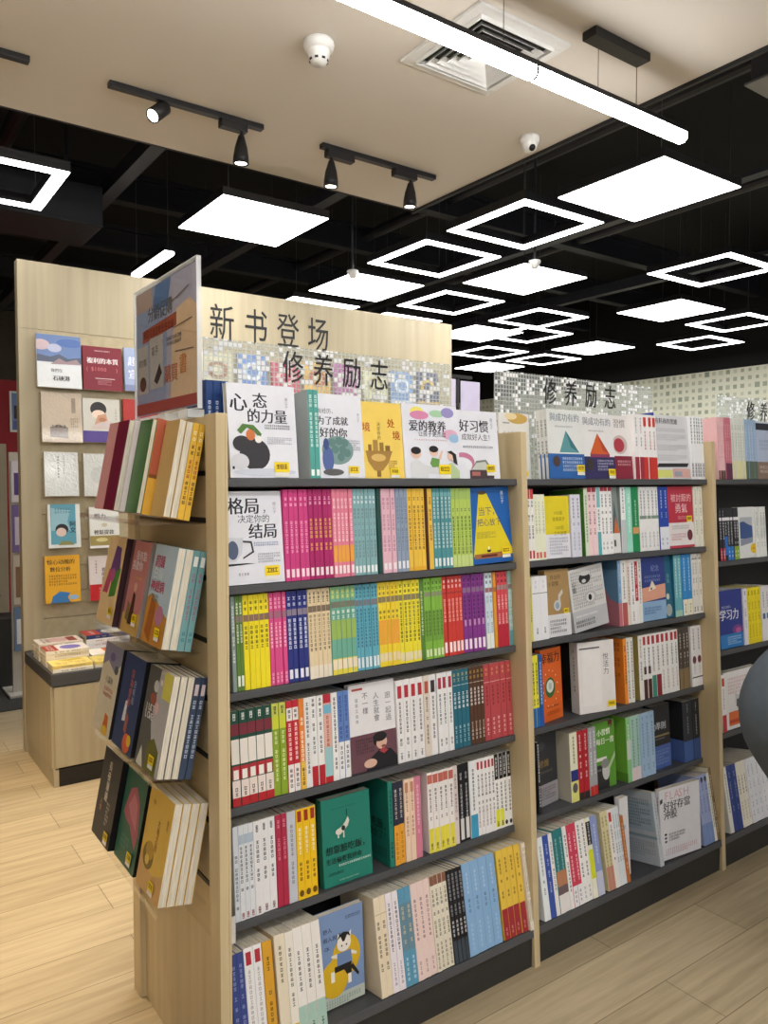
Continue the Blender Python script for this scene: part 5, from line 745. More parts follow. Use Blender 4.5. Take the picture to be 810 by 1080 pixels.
wall_book(.935,1.11,1.382,1.621,'cfd2ce',[('g',.36,.4,.46,.92,'6c6c6c',8),('g',.54,.5,.62,.92,'8c8c8c',8)],'crinkled plastic-wrapped white book with thin vertical title',True)
wall_book(1.139,1.31,1.38,1.616,'c8cac4',[('e',.5,.5,.3,.2,'bcbeb8')],'plain plastic-wrapped white book in the third row',True)
wall_book(.949,1.116,1.101,1.338,'d8dcd8',[('r',.08,.08,.86,1,'5c9cb0'),('p',[(.1,.4),(.1,.92),(.7,.86),(.6,.6),(.7,.4)],'8fb8c4'),('e',.42,.42,.2,.13,'2c2428'),('e',.4,.36,.16,.1,'d8c0b4'),('t',.66,.42,.2,'阿文','1c2428',1,1),('g',.2,.78,.7,.92,'4c8098',2),('p',[(.3,.06),(.8,.06),(.7,.14),(.4,.16)],'8c8c5c')],'white-bordered teal cover with cartoon head in the fourth row')
wall_book(1.165,1.327,1.09,1.319,'dfded8',[('t',.16,.72,.2,'腦力',"3c3834",0,1),('t',.14,.34,.17,'輕鬆提款','2c2824',0,1),('r',0,.06,1,.3,'9c8c50'),('e',.4,.2,.2,.05,'d0c48c'),('r',0,0,1,.06,'e8e6e0'),('e',.5,.56,.1,.05,'c8c0a4')],'white cover with bold black line and olive strip, fourth row')
wall_book(.93,1.111,.803,1.059,'e2a92c',[('t',.06,.82,.16,'惊心动魄的',"4c3c14",0,1),('t',.14,.67,.15,'數位分析',"4c3c14",0,1),('g',.1,.36,.9,.6,'8c6418',4),('p',[(.14,0),(.2,.14),(.4,.24),(.7,.2),(.62,.1),(.7,0)],'3f78b0'),('e',.8,.1,.14,.05,'8cb0cc')],'orange-yellow cover with blue wave in the bottom row')
wall_book(1.16,1.32,.798,1.046,'d8cfcb',[('t',.42,.5,.15,'我的房間',"3c3434",1,1),('g',.2,.6,.28,.9,'a85c5c',5),('r',0,0,1,.36,'c0282c'),('g',.3,.08,.8,.3,'e0a0a0',3)],'pale pink cover with red lower third in the bottom row')
for i,(c,c2,nm) in enumerate((('7c8cc4','c46c8c','violet-blue'),('c8c0a4','8c5c3c','sand'),('5c80c0','dfe4f0','cornflower blue'),('c43c5c','f0c8c8','cherry red'),('e0b044','b4582c','amber'),('b05c9c','e4b4d4','orchid pink'),('d8d4b0','a4986c','cream'),('6c90c4','cfd8ec','light blue'),('2c3560','d8b040','indigo'))):
    x=1.60+i*.233
    wall_book(x,x+.2,1.97,2.225+.015*(i%3),c,[('e',.5,.62,.34,.2,c2),('e',.5,.62,.2,.12,c),('r',0,0,1,.25,c2),('g',.15,.06,.85,.2,c,2)],'%s cover in the tall display, glimpsed through the clear header'%nm)
# piles lying on the cabinet
def pile(x,y,w,d,n,t,cols,desc,rot=0,taper=.0):
    for k in range(n):
        c=cols[min(k,len(cols)-1)]
        me=book_meshes(t-.0006,d,w,c[0],'T .2 .8 9c948c',c[0],face=c[1],face_side='L',rng=random.Random(k+int(x*100)))
        # lie flat: left face up, spine towards the viewer
        rr=rot+((k*37)%5-2)*.6
        M=T(x,y,.5465+k*t)@R(rr,'Z')@T(0,0,t-.0003)@R(90,'Y')@T(0,0,0)
        lab=('%s, top book of its pile on the low cabinet'%desc) if k==n-1 else ('%s pile on the low cabinet, %s from bottom'%(desc,ORD[k]))
        put_book(me,M,lab,'%s pile on the low cabinet'%desc if n>1 else None,vis=w*t if k<n-1 else w*d)
A1=[('e',.5,.5,.4,.3,'c8a8a0'),('r',.1,.7,.9,.9,'8c3c34'),('g',.1,.1,.9,.3,'4c3430',2)]
A2=[('r',0,.0,1,.3,'a43c34'),('e',.55,.62,.36,.24,'7c70b4'),('g',.1,.05,.9,.25,'e8d0c8',1)]
A3=[('r',.0,0,1,.36,'a8342c'),('e',.5,.66,.36,.24,'c8c4b4'),('g',.2,.1,.8,.3,'e8d8d0',1)]
A4=[('r',0,.4,1,.75,'d8703c'),('g',.1,.8,.9,.95,'5c3c30',1)]
A5=[('p',[(.1,.2),(.4,.5),(.3,.9),(.1,.8)],'b8a030'),('g',.5,.1,.9,.9,'a89434',5)]
ft=.017
pile(.842,3.895,.185,.135,2,.018,[('e6e2d6',[]),('e2cb74',A5)],'lemon yellow paperback at the cabinet corner')
pile(1.036,3.895,.19,.135,2,.016,[('e2dcc8',[]),('d8c46c',A5)],'olive-yellow paperback beside the corner pile')
pile(.842,4.04,.205,.145,4,.020,[('e8e0d0',[]),('e4dccc',[]),('e6dcca',[]),('e4ded6',A2)],'white paperback with violet and red picture')
pile(1.06,4.04,.2,.145,2,.018,[('e4ddd0',[]),('e8e0d4',A4)],'white paperback with orange strip')
pile(.842,4.2,.215,.15,4,.022,[('e8e0d0',[]),('e6decc',[]),('e8e0d0',[]),('dfd4c6',A1)],'cream paperback with red-brown picture')
pile(1.075,4.2,.23,.155,5,.021,[('d4d4d8',[]),('e0e0e0',[]),('d8d8dc',[]),('e0e0e2',[]),('33406c',A3)],'navy and red paperback')
pile(1.32,4.05,.2,.15,3,.018,[('e0dcd4',[]),('d8d4cc',[]),('3c4c7c',A2)],'blue paperback with violet picture')
pile(1.32,3.895,.19,.135,2,.018,[('e0d8c8',[]),('e0b850',A5)],'honey yellow paperback')

# ------------------------------------------------------------------ room shell
def plane_box(name,x0,x1,y0,y1,z0,z1,mm):
    m=MB(); m.box(x0,x1,y0,y1,z0,z1); return struct(m.obj(name,mm))
plane_box('floor',-5,9,-4,13,-.05,0,floor_mat())
CEIL=mat('white_plaster_ceiling','d4cdc4',.8,0,.02,1.2)
plane_box('ceiling',-5,2.733,-4,3.555,3.0,3.12,CEIL)
plane_box('ceiling_void',-5,9,-4,13,3.95,4.0,mat('black_void_paint','07090d',.8))
plane_box('trim_ceiling',2.7335,2.75,-4,3.5715,2.985,3.14,mat('dark_trim','1c1c1e',.6))
plane_box('trim_ceiling',-5,2.733,3.5555,3.5715,3.0,3.14,mat('dark_trim','1c1c1e',.6))
plane_box('wall_right',8.2,8.3,-4,13,0,2.712,mosaic_wall())
plane_box('wall_right',8.2,8.3,-4,13,2.7125,3.95,mat('black_void_paint','07090d',.8))
plane_box('wall_back',-5,8.19,12,12.1,0,3.95,mat('far_dark_wall','5a554c',.8))
plane_box('wall_left',-5.1,-5,-4,13,0,3.95,mat('left_pale_wall','c9b89c',.8))
plane_box('wall_partition',-3,2.2,9,9.12,0,2.53,mat('red_wall','8c1c28',.7))
m=MB(); m.box(-2.5,1.32,5.37,7.25,.0005,.006); tag(m.obj('floor_mat',mat('charcoal_carpet','3a3936',.95,0,.2,60)),'dark charcoal carpet mat on the floor at far left','mat')
# black beams and ducts in the open ceiling
BEAM=mat('black_steel','191b22',.55,0,.15,5); PIPE=mat('dark_grey_pipe','2b2d34',.5,0,.15,5)
for i,(y) in enumerate((4.5,5.6,6.8,8.2,9.8)):
    m=MB(); m.box(-4.8,8.1,y-.05,y+.05,3.42,3.45); m.box(-4.8,8.1,y-.008,y+.008,3.45,3.6); m.box(-4.8,8.1,y-.05,y+.05,3.6,3.63)
    tag(m.obj('ceiling_beam',BEAM),'black steel beam crossing the open ceiling, %s from the front'%ORD[i],'beam','black beams in the open ceiling')
for i,x in enumerate((.35,1.45,2.6,4.4,6.0)):
    m=MB(); m.box(x-.04,x+.04,3.65,11.9,3.22,3.25); m.box(x-.04,x-.035,3.65,11.9,3.25,3.31); m.box(x+.035,x+.04,3.65,11.9,3.25,3.31)
    if x>2.75: m.box(x-.04,x+.04,-1,3.649,3.22,3.25)
    o=m.obj('cable_tray',PIPE)
    for yy in (4.0,6.2,9.0):
        m=MB(); m.tube((x,yy,3.251),(x,yy,3.9495),.004,6); m.obj('hanger_rod',PIPE,o)
    tag(o,'dark cable tray running back under the open ceiling, %s from left'%ORD[i],'cable tray','dark cable trays under the open ceiling')
for i,(x,y0,y1,z) in enumerate(((5.2,-1,11.8,3.5),(3.80,1,11.8,3.56),(.9,4,11.8,3.5))):
    m=MB(); m.tube((x,y0,z),(x,y1,z),.045,12); tag(m.obj('sprinkler_pipe',PIPE),'black pipe high in the open ceiling, %s of three'%ORD[i],'pipe','pipes in the open ceiling')
m=MB(); m.box(-1.5,1.35,4.75,5.2,2.96,3.2); o=m.obj('air_duct',BEAM,None,.01)
for xx in (-1,.2,1.2):
    m=MB(); m.box(xx-.01,xx+.01,4.97,4.98,3.2005,3.9495); m.obj('hanger_strap',PIPE,o)
tag(o,'black boxed air duct above the tall display','duct')

# ------------------------------------------------------------------ lights
LED=emis('led_diffuser',(1,.985,.965),10.0)
LEDR=emis('led_ring_diffuser',(1,.985,.965),9.0)
LEDL=emis('led_linear_diffuser',(1,.975,.94),19.0)
HOUS=mat('black_light_housing','121214',.4)
ZL=2.86
def hang(x,y,z0,z1,parent,off=(0,0)):
    m=MB(); m.tube((off[0],off[1],z0),(off[0],off[1],z1),.0016,6); return m.obj('suspension_wire',mat('steel_wire','5a5a5c',.4,.6),parent)
def panel(x,y,label):
    e=empty('ceiling_panel_light',(x,y,ZL),label,'ceiling light','square led panels under the black ceiling')
    m=MB(); m.box(-.305,.305,-.305,.305,.004,.045); m.obj('housing',HOUS,e,.003)
    m=MB(); m.box(-.3,.3,-.3,.3,0,.0035); m.obj('diffuser',LED,e)
    for sx,sy in ((-.25,-.25),(.25,.25)): hang(x,y,.045,1.0895,e,(sx,sy))
def ring(x,y,label):
    e=empty('ceiling_ring_light',(x,y,ZL),label,'ceiling light','square led ring lights under the black ceiling')
    a,b=.3,.243
    for nm,z0,z1,g,mm in (('housing',.005,.05,.003,HOUS),('diffuser',0,.0045,0,LEDR)):
        m=MB(); A=a+g;B=b-g
        m.box(-A,A,-A,-B,z0,z1); m.box(-A,A,B,A,z0,z1); m.box(-A,-B,-B+.0002,B-.0002,z0,z1); m.box(B,A,-B+.0002,B-.0002,z0,z1); m.obj(nm,mm,e)
    for sx,sy in ((-.27,-.27),(.27,.27)): hang(x,y,.05,1.0895,e,(sx,sy))
for x,y,l in ((1.9,3.9,'solid square light panel above the tall display, left of the others'),(3.27,2.38,'biggest solid square light panel, close to the white ceiling edge'),(3.98,3.9,'solid square light panel with white sprinkler dome before it'),(5.68,3.9,'solid square light panel between two ring lights toward the right'),(3.2,4.72,'solid square light panel just above the end of tall display'),(6.6,5.46,'solid square light panel low over the perforated wall side'),(5.06,5.56,'solid square light panel right of the tall display edge'),(3.2,5.55,'solid square light panel partly hidden by the tall display top'),(5.05,7.25,'far solid light panel low above the middle header sign'),(6.65,7.1,'far solid light panel above the perforated wall corner'),(4.05,6.4,'far solid light panel peeping beside the tall display')): panel(x,y,l)
for x,y,l in ((3.15,3.09,'big square ring light beside the largest solid panel'),(3.15,3.88,'square ring light between track spots and sprinkler'),(4.84,3.0,'square ring light cut by the right picture edge'),(6.58,3.86,'square ring light right of the far solid panel'),(7.25,4.63,'square ring light closest to the perforated wall'),(4.02,4.74,'square ring light above the black character board end'),(5.02,4.75,'square ring light in the centre of the distant row'),(5.49,5.33,'square ring light overlapping the centre distant one'),(.62,4.05,'square ring light cut by the left picture edge'),(5.9,6.3,'distant square ring light above middle header sign'),(6.75,6.3,'distant square ring light near the perforated wall'),(4.1,5.6,'square ring light peeping past the tall display edge')): ring(x,y,l)
m=MB()
e=empty('linear_light',(0,1.8,2.745),'long white linear pendant lamp crossing under the white ceiling','pendant lamp')
for x0,x1 in ((-.4,1.866),(1.874,2.68)):
    m=MB(); m.box(x0,x1,-.023,.023,.040,.058); m.obj('housing',HOUS,e,.002)
    m=MB(); m.prism([(-.0225,.0395),(-.0225,.014),(-.012,.004),(.012,.004),(.0225,.014),(.0225,.0395)],0,x0+.001,x1-.001); m.obj('diffuser',LEDL,e)
m=MB(); m.prism([(-.0235,.058),(-.0235,.013),(-.0125,.003),(.0125,.003),(.0235,.013),(.0235,.058)],0,1.8662,1.8738); m.obj('joint_collar',HOUS,e)
for x in (1.10,1.74,2.19,2.40): m=MB(); m.tube((x,0,.058),(x,0,.255 if x<2 else .225),.0014,6); m.obj('suspension_wire',mat('steel_wire','5a5a5c',.4,.6),e)
m=MB(); m.box(2.14,2.44,-.03,.03,.2245,.2545); m.obj('ceiling_mount',HOUS,e,.003)
for i,y in enumerate((-.1,-2.0)):  # unseen lamps, added behind the camera to light the shelf fronts
    e=empty('linear_light',(0.6,y,2.745),'added unseen linear lamp behind the viewer lighting the shelf fronts, %s row'%ORD[i],'pendant lamp')
    m=MB(); m.box(-2.2,2.0,-.03,.03,.052,.075); m.obj('housing',HOUS,e)
    m=MB(); m.box(-2.2,2.0,-.03,.03,0,.0515); m.obj('diffuser',LEDL,e)
    for x in (-1.8,1.6): m=MB(); m.tube((x,0,.075),(x,0,.255),.0014,6); m.obj('suspension_wire',mat('steel_wire','5a5a5c',.4,.6),e)
e=empty('tube_light',(1.74,5.05,2.86),'short bright tube lamp under the open ceiling behind the tall display','tube light')
m=MB(); m.box(-.035,.035,-.34,.34,.02,.05); m.obj('housing',HOUS,e); m=MB(); m.box(-.03,.03,-.33,.33,0,.0195); m.obj('diffuser',LEDL,e,.006)
for y in (-.3,.3): hang(0,0,.05,1.0895,e,(0,y))
# track spots
TRK=mat('track_black','17171a',.45); LAMPW=emis('spot_lens',(1,.9,.74),7)
def track(x0,x1,label):
    m=MB(); m.box(x0,x1,3.083,3.117,2.978,2.9995); return tag(m.obj('track_rail',TRK,None,.002),label,'lighting track')
track(.908,1.562,'black ceiling track with two spots, left of the pair over the tall display')
track(1.858,2.52,'black ceiling track with two bell spots, nearer the ceiling corner')
track(-.25,.625,'black ceiling track end cut off by the left picture edge')
def spot(x,label,aim,bell=True,power=30,box=None):
    e=empty('track_spotlight',(x,3.1,2.9775),label,'spotlight','black track spotlights')
    if box: m=MB(); m.box(box[0]-x,box[1]-x,-.02,.02,-.032,0); m.obj('adaptor',TRK,e,.003)
    d=Vector(aim).normalized(); p0=Vector((0,0,-.028 if box else -.002))
    m=MB(); m.tube(p0,p0+Vector((0,0,-.022)),.007,8); m.obj('arm',TRK,e)
    if bell:
        b0=p0+Vector((0,0,-.016)); prof=[(.0,0),(.012,0),(.016,.012),(.027,.05),(.033,.09),(.034,.118),(.030,.118),(.026,.10),(0,.098)]
    else:
        b0=p0+Vector((0,0,-.03))-d*.03; prof=[(0,0),(.026,0),(.029,.004),(.029,.092),(.025,.092),(.023,.084),(0,.082)]
    m=MB(); m.lathe(prof,20,(b0,d)); lh=m.obj('lamp_head',TRK,e,0,True)
    h=max(p[1] for p in prof)-.003; m=MB(); m.lathe([(0,0),(.0248,0)],20,(b0+d*h,d)); m.obj('lens',LAMPW,lh)
    L=bpy.data.lights.new('spot_beam','SPOT'); L.energy=power; L.color=(1,.85,.64) if power<40 else (1,.76,.47); L.spot_size=math.radians(78); L.spot_blend=.7; L.shadow_soft_size=.03
    lo=bpy.data.objects.new('spot_beam',L); link(lo,e); lo.location=b0+d*(h+.03); lo.rotation_euler=d.to_track_quat('-Z','Y').to_euler()
spot(1.113,'cylindrical track spot tilted toward the left',(-.75,-.35,-.75),False,9)
spot(1.462,'bell-shaped track spot hanging from the left track',(0,.05,-1),True,6,(1.365,1.485))
spot(1.912,'bell-shaped track spot, first on the nearer track',(0,.05,-1),True,4,(1.885,2.03))
spot(2.37,'bell-shaped track spot close to the ceiling corner',(0,.05,-1),True,3,(2.265,2.4))
spot(.25,'bell-shaped track spot out of frame on the cut-off track',(-.1,.1,-1),True,105,(.15,.28))
spot(-.15,'second bell-shaped spot out of frame on the cut-off track',(-.1,.05,-1),True,105,(-.22,-.1))

# ceiling fittings
WHT=mat('white_plastic','d8d8d6',.4)
e=empty('smoke_detector',(1.43,2.40,2.9995),'white smoke detector on the plaster ceiling','smoke detector')
m=MB(); m.lathe([(0,0),(.052,0),(.055,-.012),(.05,-.03),(.04,-.034)],28,((0,0,0),(0,0,1))); m.obj('base',WHT,e,0,True)
m=MB(); m.lathe([(.04,-.034),(.036,-.06),(.026,-.078),(0,-.08)],28,((0,0,0),(0,0,1))); sc_=m.obj('sensor_cap',WHT,e,0,True)
m=MB()
for i in range(8): t=2*PI*i/8; m.box(.027,.034,-.006,.006,-.07,-.063,M=R(math.degrees(t),'Z'))
m.obj('vent_slots',BLACKM,sc_)
e=empty('security_camera',(2.59,2.51,2.9995),'white dome security camera on the ceiling near its edge','security camera')
m=MB(); m.lathe([(0,0),(.045,0),(.045,-.02),(.04,-.028)],28,((0,0,0),(0,0,1))); m.obj('base',WHT,e,0,True)
m=MB(); m.lathe([(.0399,-.028)]+[(.038*math.cos(a),-.03-.038*math.sin(a)) for a in [i*PI/16 for i in range(9)]],28,((0,0,0),(0,0,1))); dm=m.obj('dome',WHT,e,0,True)
m=MB(); m.lathe([(0,.0305),(.012,.0305),(.015,.038),(.009,.043),(0,.0435)],16,((0,0,-.034),(-.3,-.75,-.6))); m.obj('lens',BLACKM,dm,0,True)
e=empty('air_vent',(1.945,2.11,2.9995),'square white four-way ceiling air vent behind the linear lamp','air vent')
def sq_ring(m,a,b,z0,z1):
    m.box(-a,a,-a,-b,z0,z1); m.box(-a,a,b,a,z0,z1); m.box(-a,-b,-b,b,z0,z1); m.box(b,a,-b,b,z0,z1)
m=MB(); sq_ring(m,.215,.176,-.012,0); sq_ring(m,.1755,.168,-.024,0); m.obj('frame',WHT,e,.002)
for a in (.150,.122,.094,.066,.038):
    m=MB(); w=.017
    for k in range(4):
        P=[(-a,-a,-.026),(a,-a,-.026),(a-w,-a+w,-.004),(-a+w,-a+w,-.004)]
        Q=[(x,y,z+.0016) for x,y,z in P]; rm=R(90*k,'Z')
        m.poly([tuple(rm@Vector(p)) for p in P]); m.poly([tuple(rm@Vector(p)) for p in Q][::-1])
        m.poly([tuple(rm@Vector(p)) for p in (P[0],P[1],Q[1],Q[0])])
    m.obj('louvre',WHT,e)
m=MB(); m.box(-.1675,.1675,-.1675,.1675,-.0012,0); m.obj('duct_dark_plate',BLACKM,e)  # flat black plate paints the darkness inside the duct above the louvres
for i,(x,y,z,l) in enumerate(((2.74,4.19,2.80,'white sprinkler dome hanging over the panel by the tall display'),(3.56,3.40,2.815,'white sprinkler dome hanging over the middle solid panel'))):
    e=empty('fire_sprinkler',(x,y,z),l,'sprinkler')
    m=MB(); m.tube((0,0,0),(0,0,3.9495-z),.008,8); m.obj('drop_pipe',PIPE,e)
    m=MB(); m.lathe([(0,0),(.036,0),(.038,-.01),(.026,-.026),(.02,-.045),(0,-.048)],20,((0,0,0),(0,0,1))); m.obj('dome',WHT,e,0,True)
e=empty('wall_air_conditioner',(3.36,1.75,3.22),'grey air-conditioning cassette corner in the black ceiling at right edge','air conditioner')
m=MB(); m.box(0,.9,-.62,.2,0,.012); m.obj('lower_panel',mat('grey_plastic','8c8c8e',.5),e,.003)
m=MB(); m.box(.02,.88,-.6,.18,.0125,.16); m.obj('casing',mat('grey_plastic_dark','55565a',.5),e,.003)

# ------------------------------------------------------------------ background at left and behind
e=empty('wall_poster',(1.56,8.99,1.985),'white-framed blue poster on the red wall','poster')
m=MB(); m.box(0,.3,0,.008,0,.43); m.obj('frame',WHT,e)
m=MB(); m.box(.02,.28,-.002,-.0002,.02,.41,hexc('6f86b8')); m.box(.04,.26,-.0032,-.0021,.14,.28,hexc('2c2c30')); m.poly([(.1,-.0033,.28),(.16,-.0033,.36),(.24,-.0033,.38),(.24,-.0033,.28)],hexc('d09c84')); m.box(.03,.27,-.0032,-.0021,.03,.12,hexc('4c64a8')); m.box(.07,.2,-.0044,-.0033,.06,.12,hexc('1c2448')); m.obj('picture',PRINT,e)
e=empty('display_stand',(.35,6.1,0),'grey-beige slatted display stand on a dark plinth at far left','display stand')
m=MB(); m.box(0,.68,0,.06,.52,1.73); m.obj('slat_board',mat('stone_laminate','8f8674',.6),e,.003)
m=MB(); m.box(-.02,.72,-.15,.35,0,.5); m.obj('plinth',KICK,e,.004)
for k,z in enumerate((1.36,1.13,.90,.66)):
    m=MB(); m.tube((.6,0,z),(.6,-.12,z),.006,8); m.obj('hook',BLACKM,e)
# second narrow stand: hanging packs seen beside the tall display
for i,(z0,z1,c,c2,l) in enumerate(((1.32,1.60,'e0dce8','5c4c8c','white and violet pack'),(.98,1.30,'7c6ca8','d0c8e0','purple pack'),(.62,.96,'c8c0b4','8c6c54','beige pack'),(.30,.60,'6c84a8','dfe4ec','steel-blue pack'))):
    m=MB(); m.box(1.0,1.17,5.75,5.77,z0,z1,hexc(c)); m.box(1.015,1.155,5.7485,5.7499,z0+.05,z1-.08,hexc(c2)); m.box(1.06,1.11,5.7485,5.7499,z1-.05,z1-.03,hexc('3c3c40'))
    tag(m.obj('hanging_pack',PRINT),'%s hung beside the tall display, at the far left'%l,'pack','packs beside the tall display')
m=MB(); m.box(.99,1.18,5.7705,5.80,.02,1.66); m.box(.95,1.22,5.65,5.95,0,.02)
tag(m.obj('pack_stand',mat('white_board','bdb8ae',.6)),'narrow pale stand board holding packs behind the tall display','stand')
# T-shaped stand with lilac sheets
e=empty('sheet_stand',(4.30,4.95,0),'black T-shaped stand with lilac paper sheets beyond the tall display','stand')
m=MB(); m.tube((-.02,0,.02),(-.02,0,2.33),.014,10); m.lathe([(0,0),(.2,0),(.2,.012),(.02,.02)],24,((-.02,0,0),(0,0,1))); m.obj('post',BLACKM,e,0,False)
m=MB(); m.box(-.14,.13,-.015,.015,2.318,2.345); m.obj('crossbar',BLACKM,e)
LIL=mat('lilac_paper','b9b2c8',.8)
m=MB(); m.box(-.15,-.045,-.004,0,1.62,2.31); m.obj('paper_sheet',LIL,e)
m=MB(); m.box(.01,.225,-.004,0,1.62,2.30); m.obj('paper_sheet',LIL,e)

# ------------------------------------------------------------------ person bending at the right edge
def skinned(name,verts,edges,radii,mm,parent=None,sub=2,root=0):
    me=bpy.data.meshes.new(name); me.from_pydata(verts,edges,[]); me.update(); me.materials.append(mm)
    o=bpy.data.objects.new(name,me); link(o,parent)
    sk=o.modifiers.new('skin','SKIN'); sk.use_smooth_shade=True
    sv=me.skin_vertices[0].data
    for v,r in zip(sv,radii): v.radius=r if isinstance(r,tuple) else (r,r)
    sv[root].use_root=True
    sb=o.modifiers.new('sub','SUBSURF'); sb.levels=sub; sb.render_levels=sub
    return o
CLOTH=mat('dark_grey_cloth','56606a',.85,0,.05,40); SKINM=mat('skin','c99a7c',.55,0,.04,20); HAIR=mat('black_hair','17130f',.5,0,.2,60)
PX,PY=2.105,1.05
pe=empty('person',(PX,PY,0),'person in dark grey clothes bending forward, cut off by the right picture edge','person')
V=[(0,0,.86),(.13,0,.95),(.27,0,1.05),(.38,0,1.13),(.44,0,1.17),      # pelvis, waist, chest, upper chest, neck base
   (.05,.09,.80),(.30,.11,.50),(.34,.11,.09),(.47,.12,.045),            # left hip, knee, ankle, toe
   (.05,-.09,.80),(.30,-.11,.50),(.34,-.11,.09),(.47,-.12,.045),
   (.36,.17,1.12),(.46,.20,.88),(.50,.13,.66),(.36,-.17,1.12),(.46,-.20,.88),(.50,-.13,.66)]
E_=[(0,1),(1,2),(2,3),(3,4),(0,5),(5,6),(6,7),(7,8),(0,9),(9,10),(10,11),(11,12),(3,13),(13,14),(14,15),(3,16),(16,17),(17,18)]
Rr=[(.12,.15),(.105,.135),(.115,.15),(.10,.14),.06,.115,.072,.045,.035,.115,.072,.045,.035,.062,.046,.034,.062,.046,.034]
skinned('body',V,E_,Rr,CLOTH,pe,2,0)
hv=[(.44,0,1.17),(.50,0,1.20),(.545,0,1.235),(.585,0,1.25)]
skinned('neck',hv[:3],[(0,1),(1,2)],[.05,.048,.05],SKINM,pe,2,0)
m=MB(); n1,n2=20,14
hc=Vector((.60,0,1.26)); hd=R(50,'Y')
for j in range(n2):
    for i in range(n1):
        q=[]
        for (a,b) in ((i,j),(i+1,j),(i+1,j+1),(i,j+1)):
            th=2*PI*a/n1; ph=PI*b/n2
            x,y,z=math.sin(ph)*math.cos(th)*.092,math.sin(ph)*math.sin(th)*.075,math.cos(ph)*.115
            if z<0: x*=1-.12*(-z/.115); y*=1-.25*(-z/.115)
            if abs(th-0)<.2 or abs(th-2*PI)<.2:
                if -.04<z<.02: x+=.016
            q.append(tuple(hd@Vector((x,y,z))+hc))
        m.poly(q)
m.obj('head',SKINM,pe,0,True)
m=MB()
for j in range(n2):
    for i in range(n1):
        q=[]; ok=True
        for (a,b) in ((i,j),(i+1,j),(i+1,j+1),(i,j+1)):
            th=2*PI*a/n1; ph=PI*b/n2
            v=Vector((math.sin(ph)*math.cos(th)*.102,math.sin(ph)*math.sin(th)*.085,math.cos(ph)*.125))
            if v.z<.055 and v.x>.01: ok=False
            if v.z<-.09: ok=False
            q.append(tuple(hd@v+hc+hd@Vector((-.006,0,.002))))
        if ok: m.poly(q)
m.obj('hair',HAIR,pe,0,True)
for s in (1,-1):
    m=MB(); c=hc+hd@Vector((.078,.03*s,.0)); m.lathe([(0,-.01),(.009,-.005),(.011,0),(.009,.006),(0,.009)],12,(c,hd@Vector((1,0,0)))); m.obj('eye',mat('eye_dark','1a1614',.2),pe,0,True)
    m=MB(); c=hc+hd@Vector((-.005,.078*s,-.01)); m.lathe([(0,-.004),(.02,-.003),(.026,.004),(.018,.008),(0,.006)],14,(c,Vector((0,s,0)))); m.obj('ear',SKINM,pe,0,True)
    w0=Vector((.50,.13*s,.665)); hv=[tuple(w0),tuple(w0+Vector((-.012,-.004*s,-.045))),tuple(w0+Vector((-.03,-.006*s,-.085)))]; he=[(0,1),(1,2)]; hr=[.024,(.032,.018),(.034,.016)]
    for k in range(4):
        b=w0+Vector((-.03,(-.03+.02*k-.006)*s,-.085)); L=(.055,.066,.062,.05)[k]; n=len(hv)
        hv+=[tuple(b),tuple(b+Vector((-.02,0,-.5*L))),tuple(b+Vector((-.034,0,-L)))]; he+=[(2,n),(n,n+1),(n+1,n+2)]; hr+=[.0095,.009,.008]
    n=len(hv); b=w0+Vector((-.005,-.035*s,-.04)); hv+=[tuple(b),tuple(b+Vector((-.02,-.016*s,-.03))),tuple(b+Vector((-.035,-.018*s,-.05)))]; he+=[(1,n),(n,n+1),(n+1,n+2)]; hr+=[.011,.010,.009]
    skinned('hand',hv,he,hr,SKINM,pe,1,0)
m=MB(); c=hc+hd@Vector((.088,0,-.055)); m.lathe([(0,-.006),(.018,-.002),(.02,0),(.012,.004),(0,.005)],14,(c,hd@Vector((1,0,-.2)))); m.obj('mouth',mat('lips','a05c54',.5),pe,0,True)

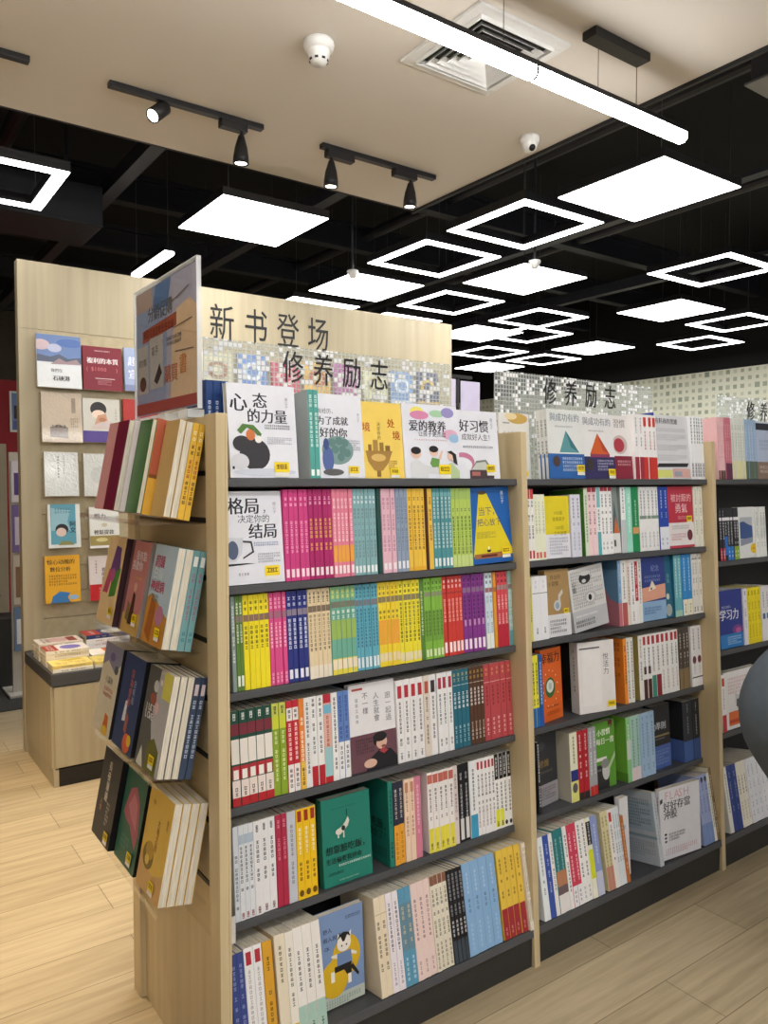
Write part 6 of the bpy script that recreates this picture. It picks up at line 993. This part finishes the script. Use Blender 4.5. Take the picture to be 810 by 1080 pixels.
# ------------------------------------------------------------------ the books that show smallest, past three hundred of a kind
bpy.context.view_layer.update()
eye=Vector((0,0,1.46))
BOOKS.sort(key=lambda b:-b[1]/((b[2].translation-eye).length_squared))
KEEP=318
import bmesh
bm=bmesh.new(); small=BOOKS[KEEP:]
mats=[PRINT,PAGE,WRAP]
for o,_,M in small:
    for x in [o]+list(o.children):
        n0=len(bm.faces); v0=len(bm.verts)
        bm.from_mesh(x.data); bm.verts.ensure_lookup_table(); bm.faces.ensure_lookup_table()
        for v in bm.verts[v0:]: v.co=M@v.co
        mi=mats.index(x.data.materials[0])
        for f in bm.faces[n0:]: f.material_index=mi
for o,_,M in small:
    for x in list(o.children): bpy.data.objects.remove(x)
    bpy.data.objects.remove(o)
me=bpy.data.meshes.new('smaller_books'); bm.to_mesh(me); bm.free()
for q in mats: me.materials.append(q)
o=bpy.data.objects.new('smaller_books',me); link(o)
tag(o,'the smaller-looking paperbacks filling the rest of the bookcase shelves and display','books','paperbacks',kind='stuff')

# ------------------------------------------------------------------ world, camera, view
w=bpy.data.worlds.new('World'); SC.world=w; w.use_nodes=True
w.node_tree.nodes['Background'].inputs[0].default_value=(.96,.97,1,1); w.node_tree.nodes['Background'].inputs[1].default_value=.55
cam=bpy.data.cameras.new('Camera'); co=bpy.data.objects.new('Camera',cam); COL.objects.link(co); SC.camera=co
f,yaw,pitch,roll=819.635691,.951982808,-.0393610234,-.000718450739
fw=Vector((math.cos(yaw)*math.cos(pitch),math.sin(yaw)*math.cos(pitch),math.sin(pitch))); r0=Vector((math.sin(yaw),-math.cos(yaw),0)); u0=r0.cross(fw)
r=math.cos(roll)*r0+math.sin(roll)*u0; u=-math.sin(roll)*r0+math.cos(roll)*u0
co.matrix_world=Matrix(((r.x,u.x,-fw.x,0),(r.y,u.y,-fw.y,0),(r.z,u.z,-fw.z,1.46),(0,0,0,1)))
cam.sensor_fit='VERTICAL'; cam.sensor_height=36; cam.lens=f/1080*36; cam.clip_start=.05; cam.clip_end=60
vs=SC.view_settings; vs.view_transform='Standard'; vs.look='None'; vs.gamma=1; vs.use_curve_mapping=False; vs.exposure=.7
SC.cycles.use_denoising=True; SC.cycles.max_bounces=8; SC.cycles.transparent_max_bounces=16
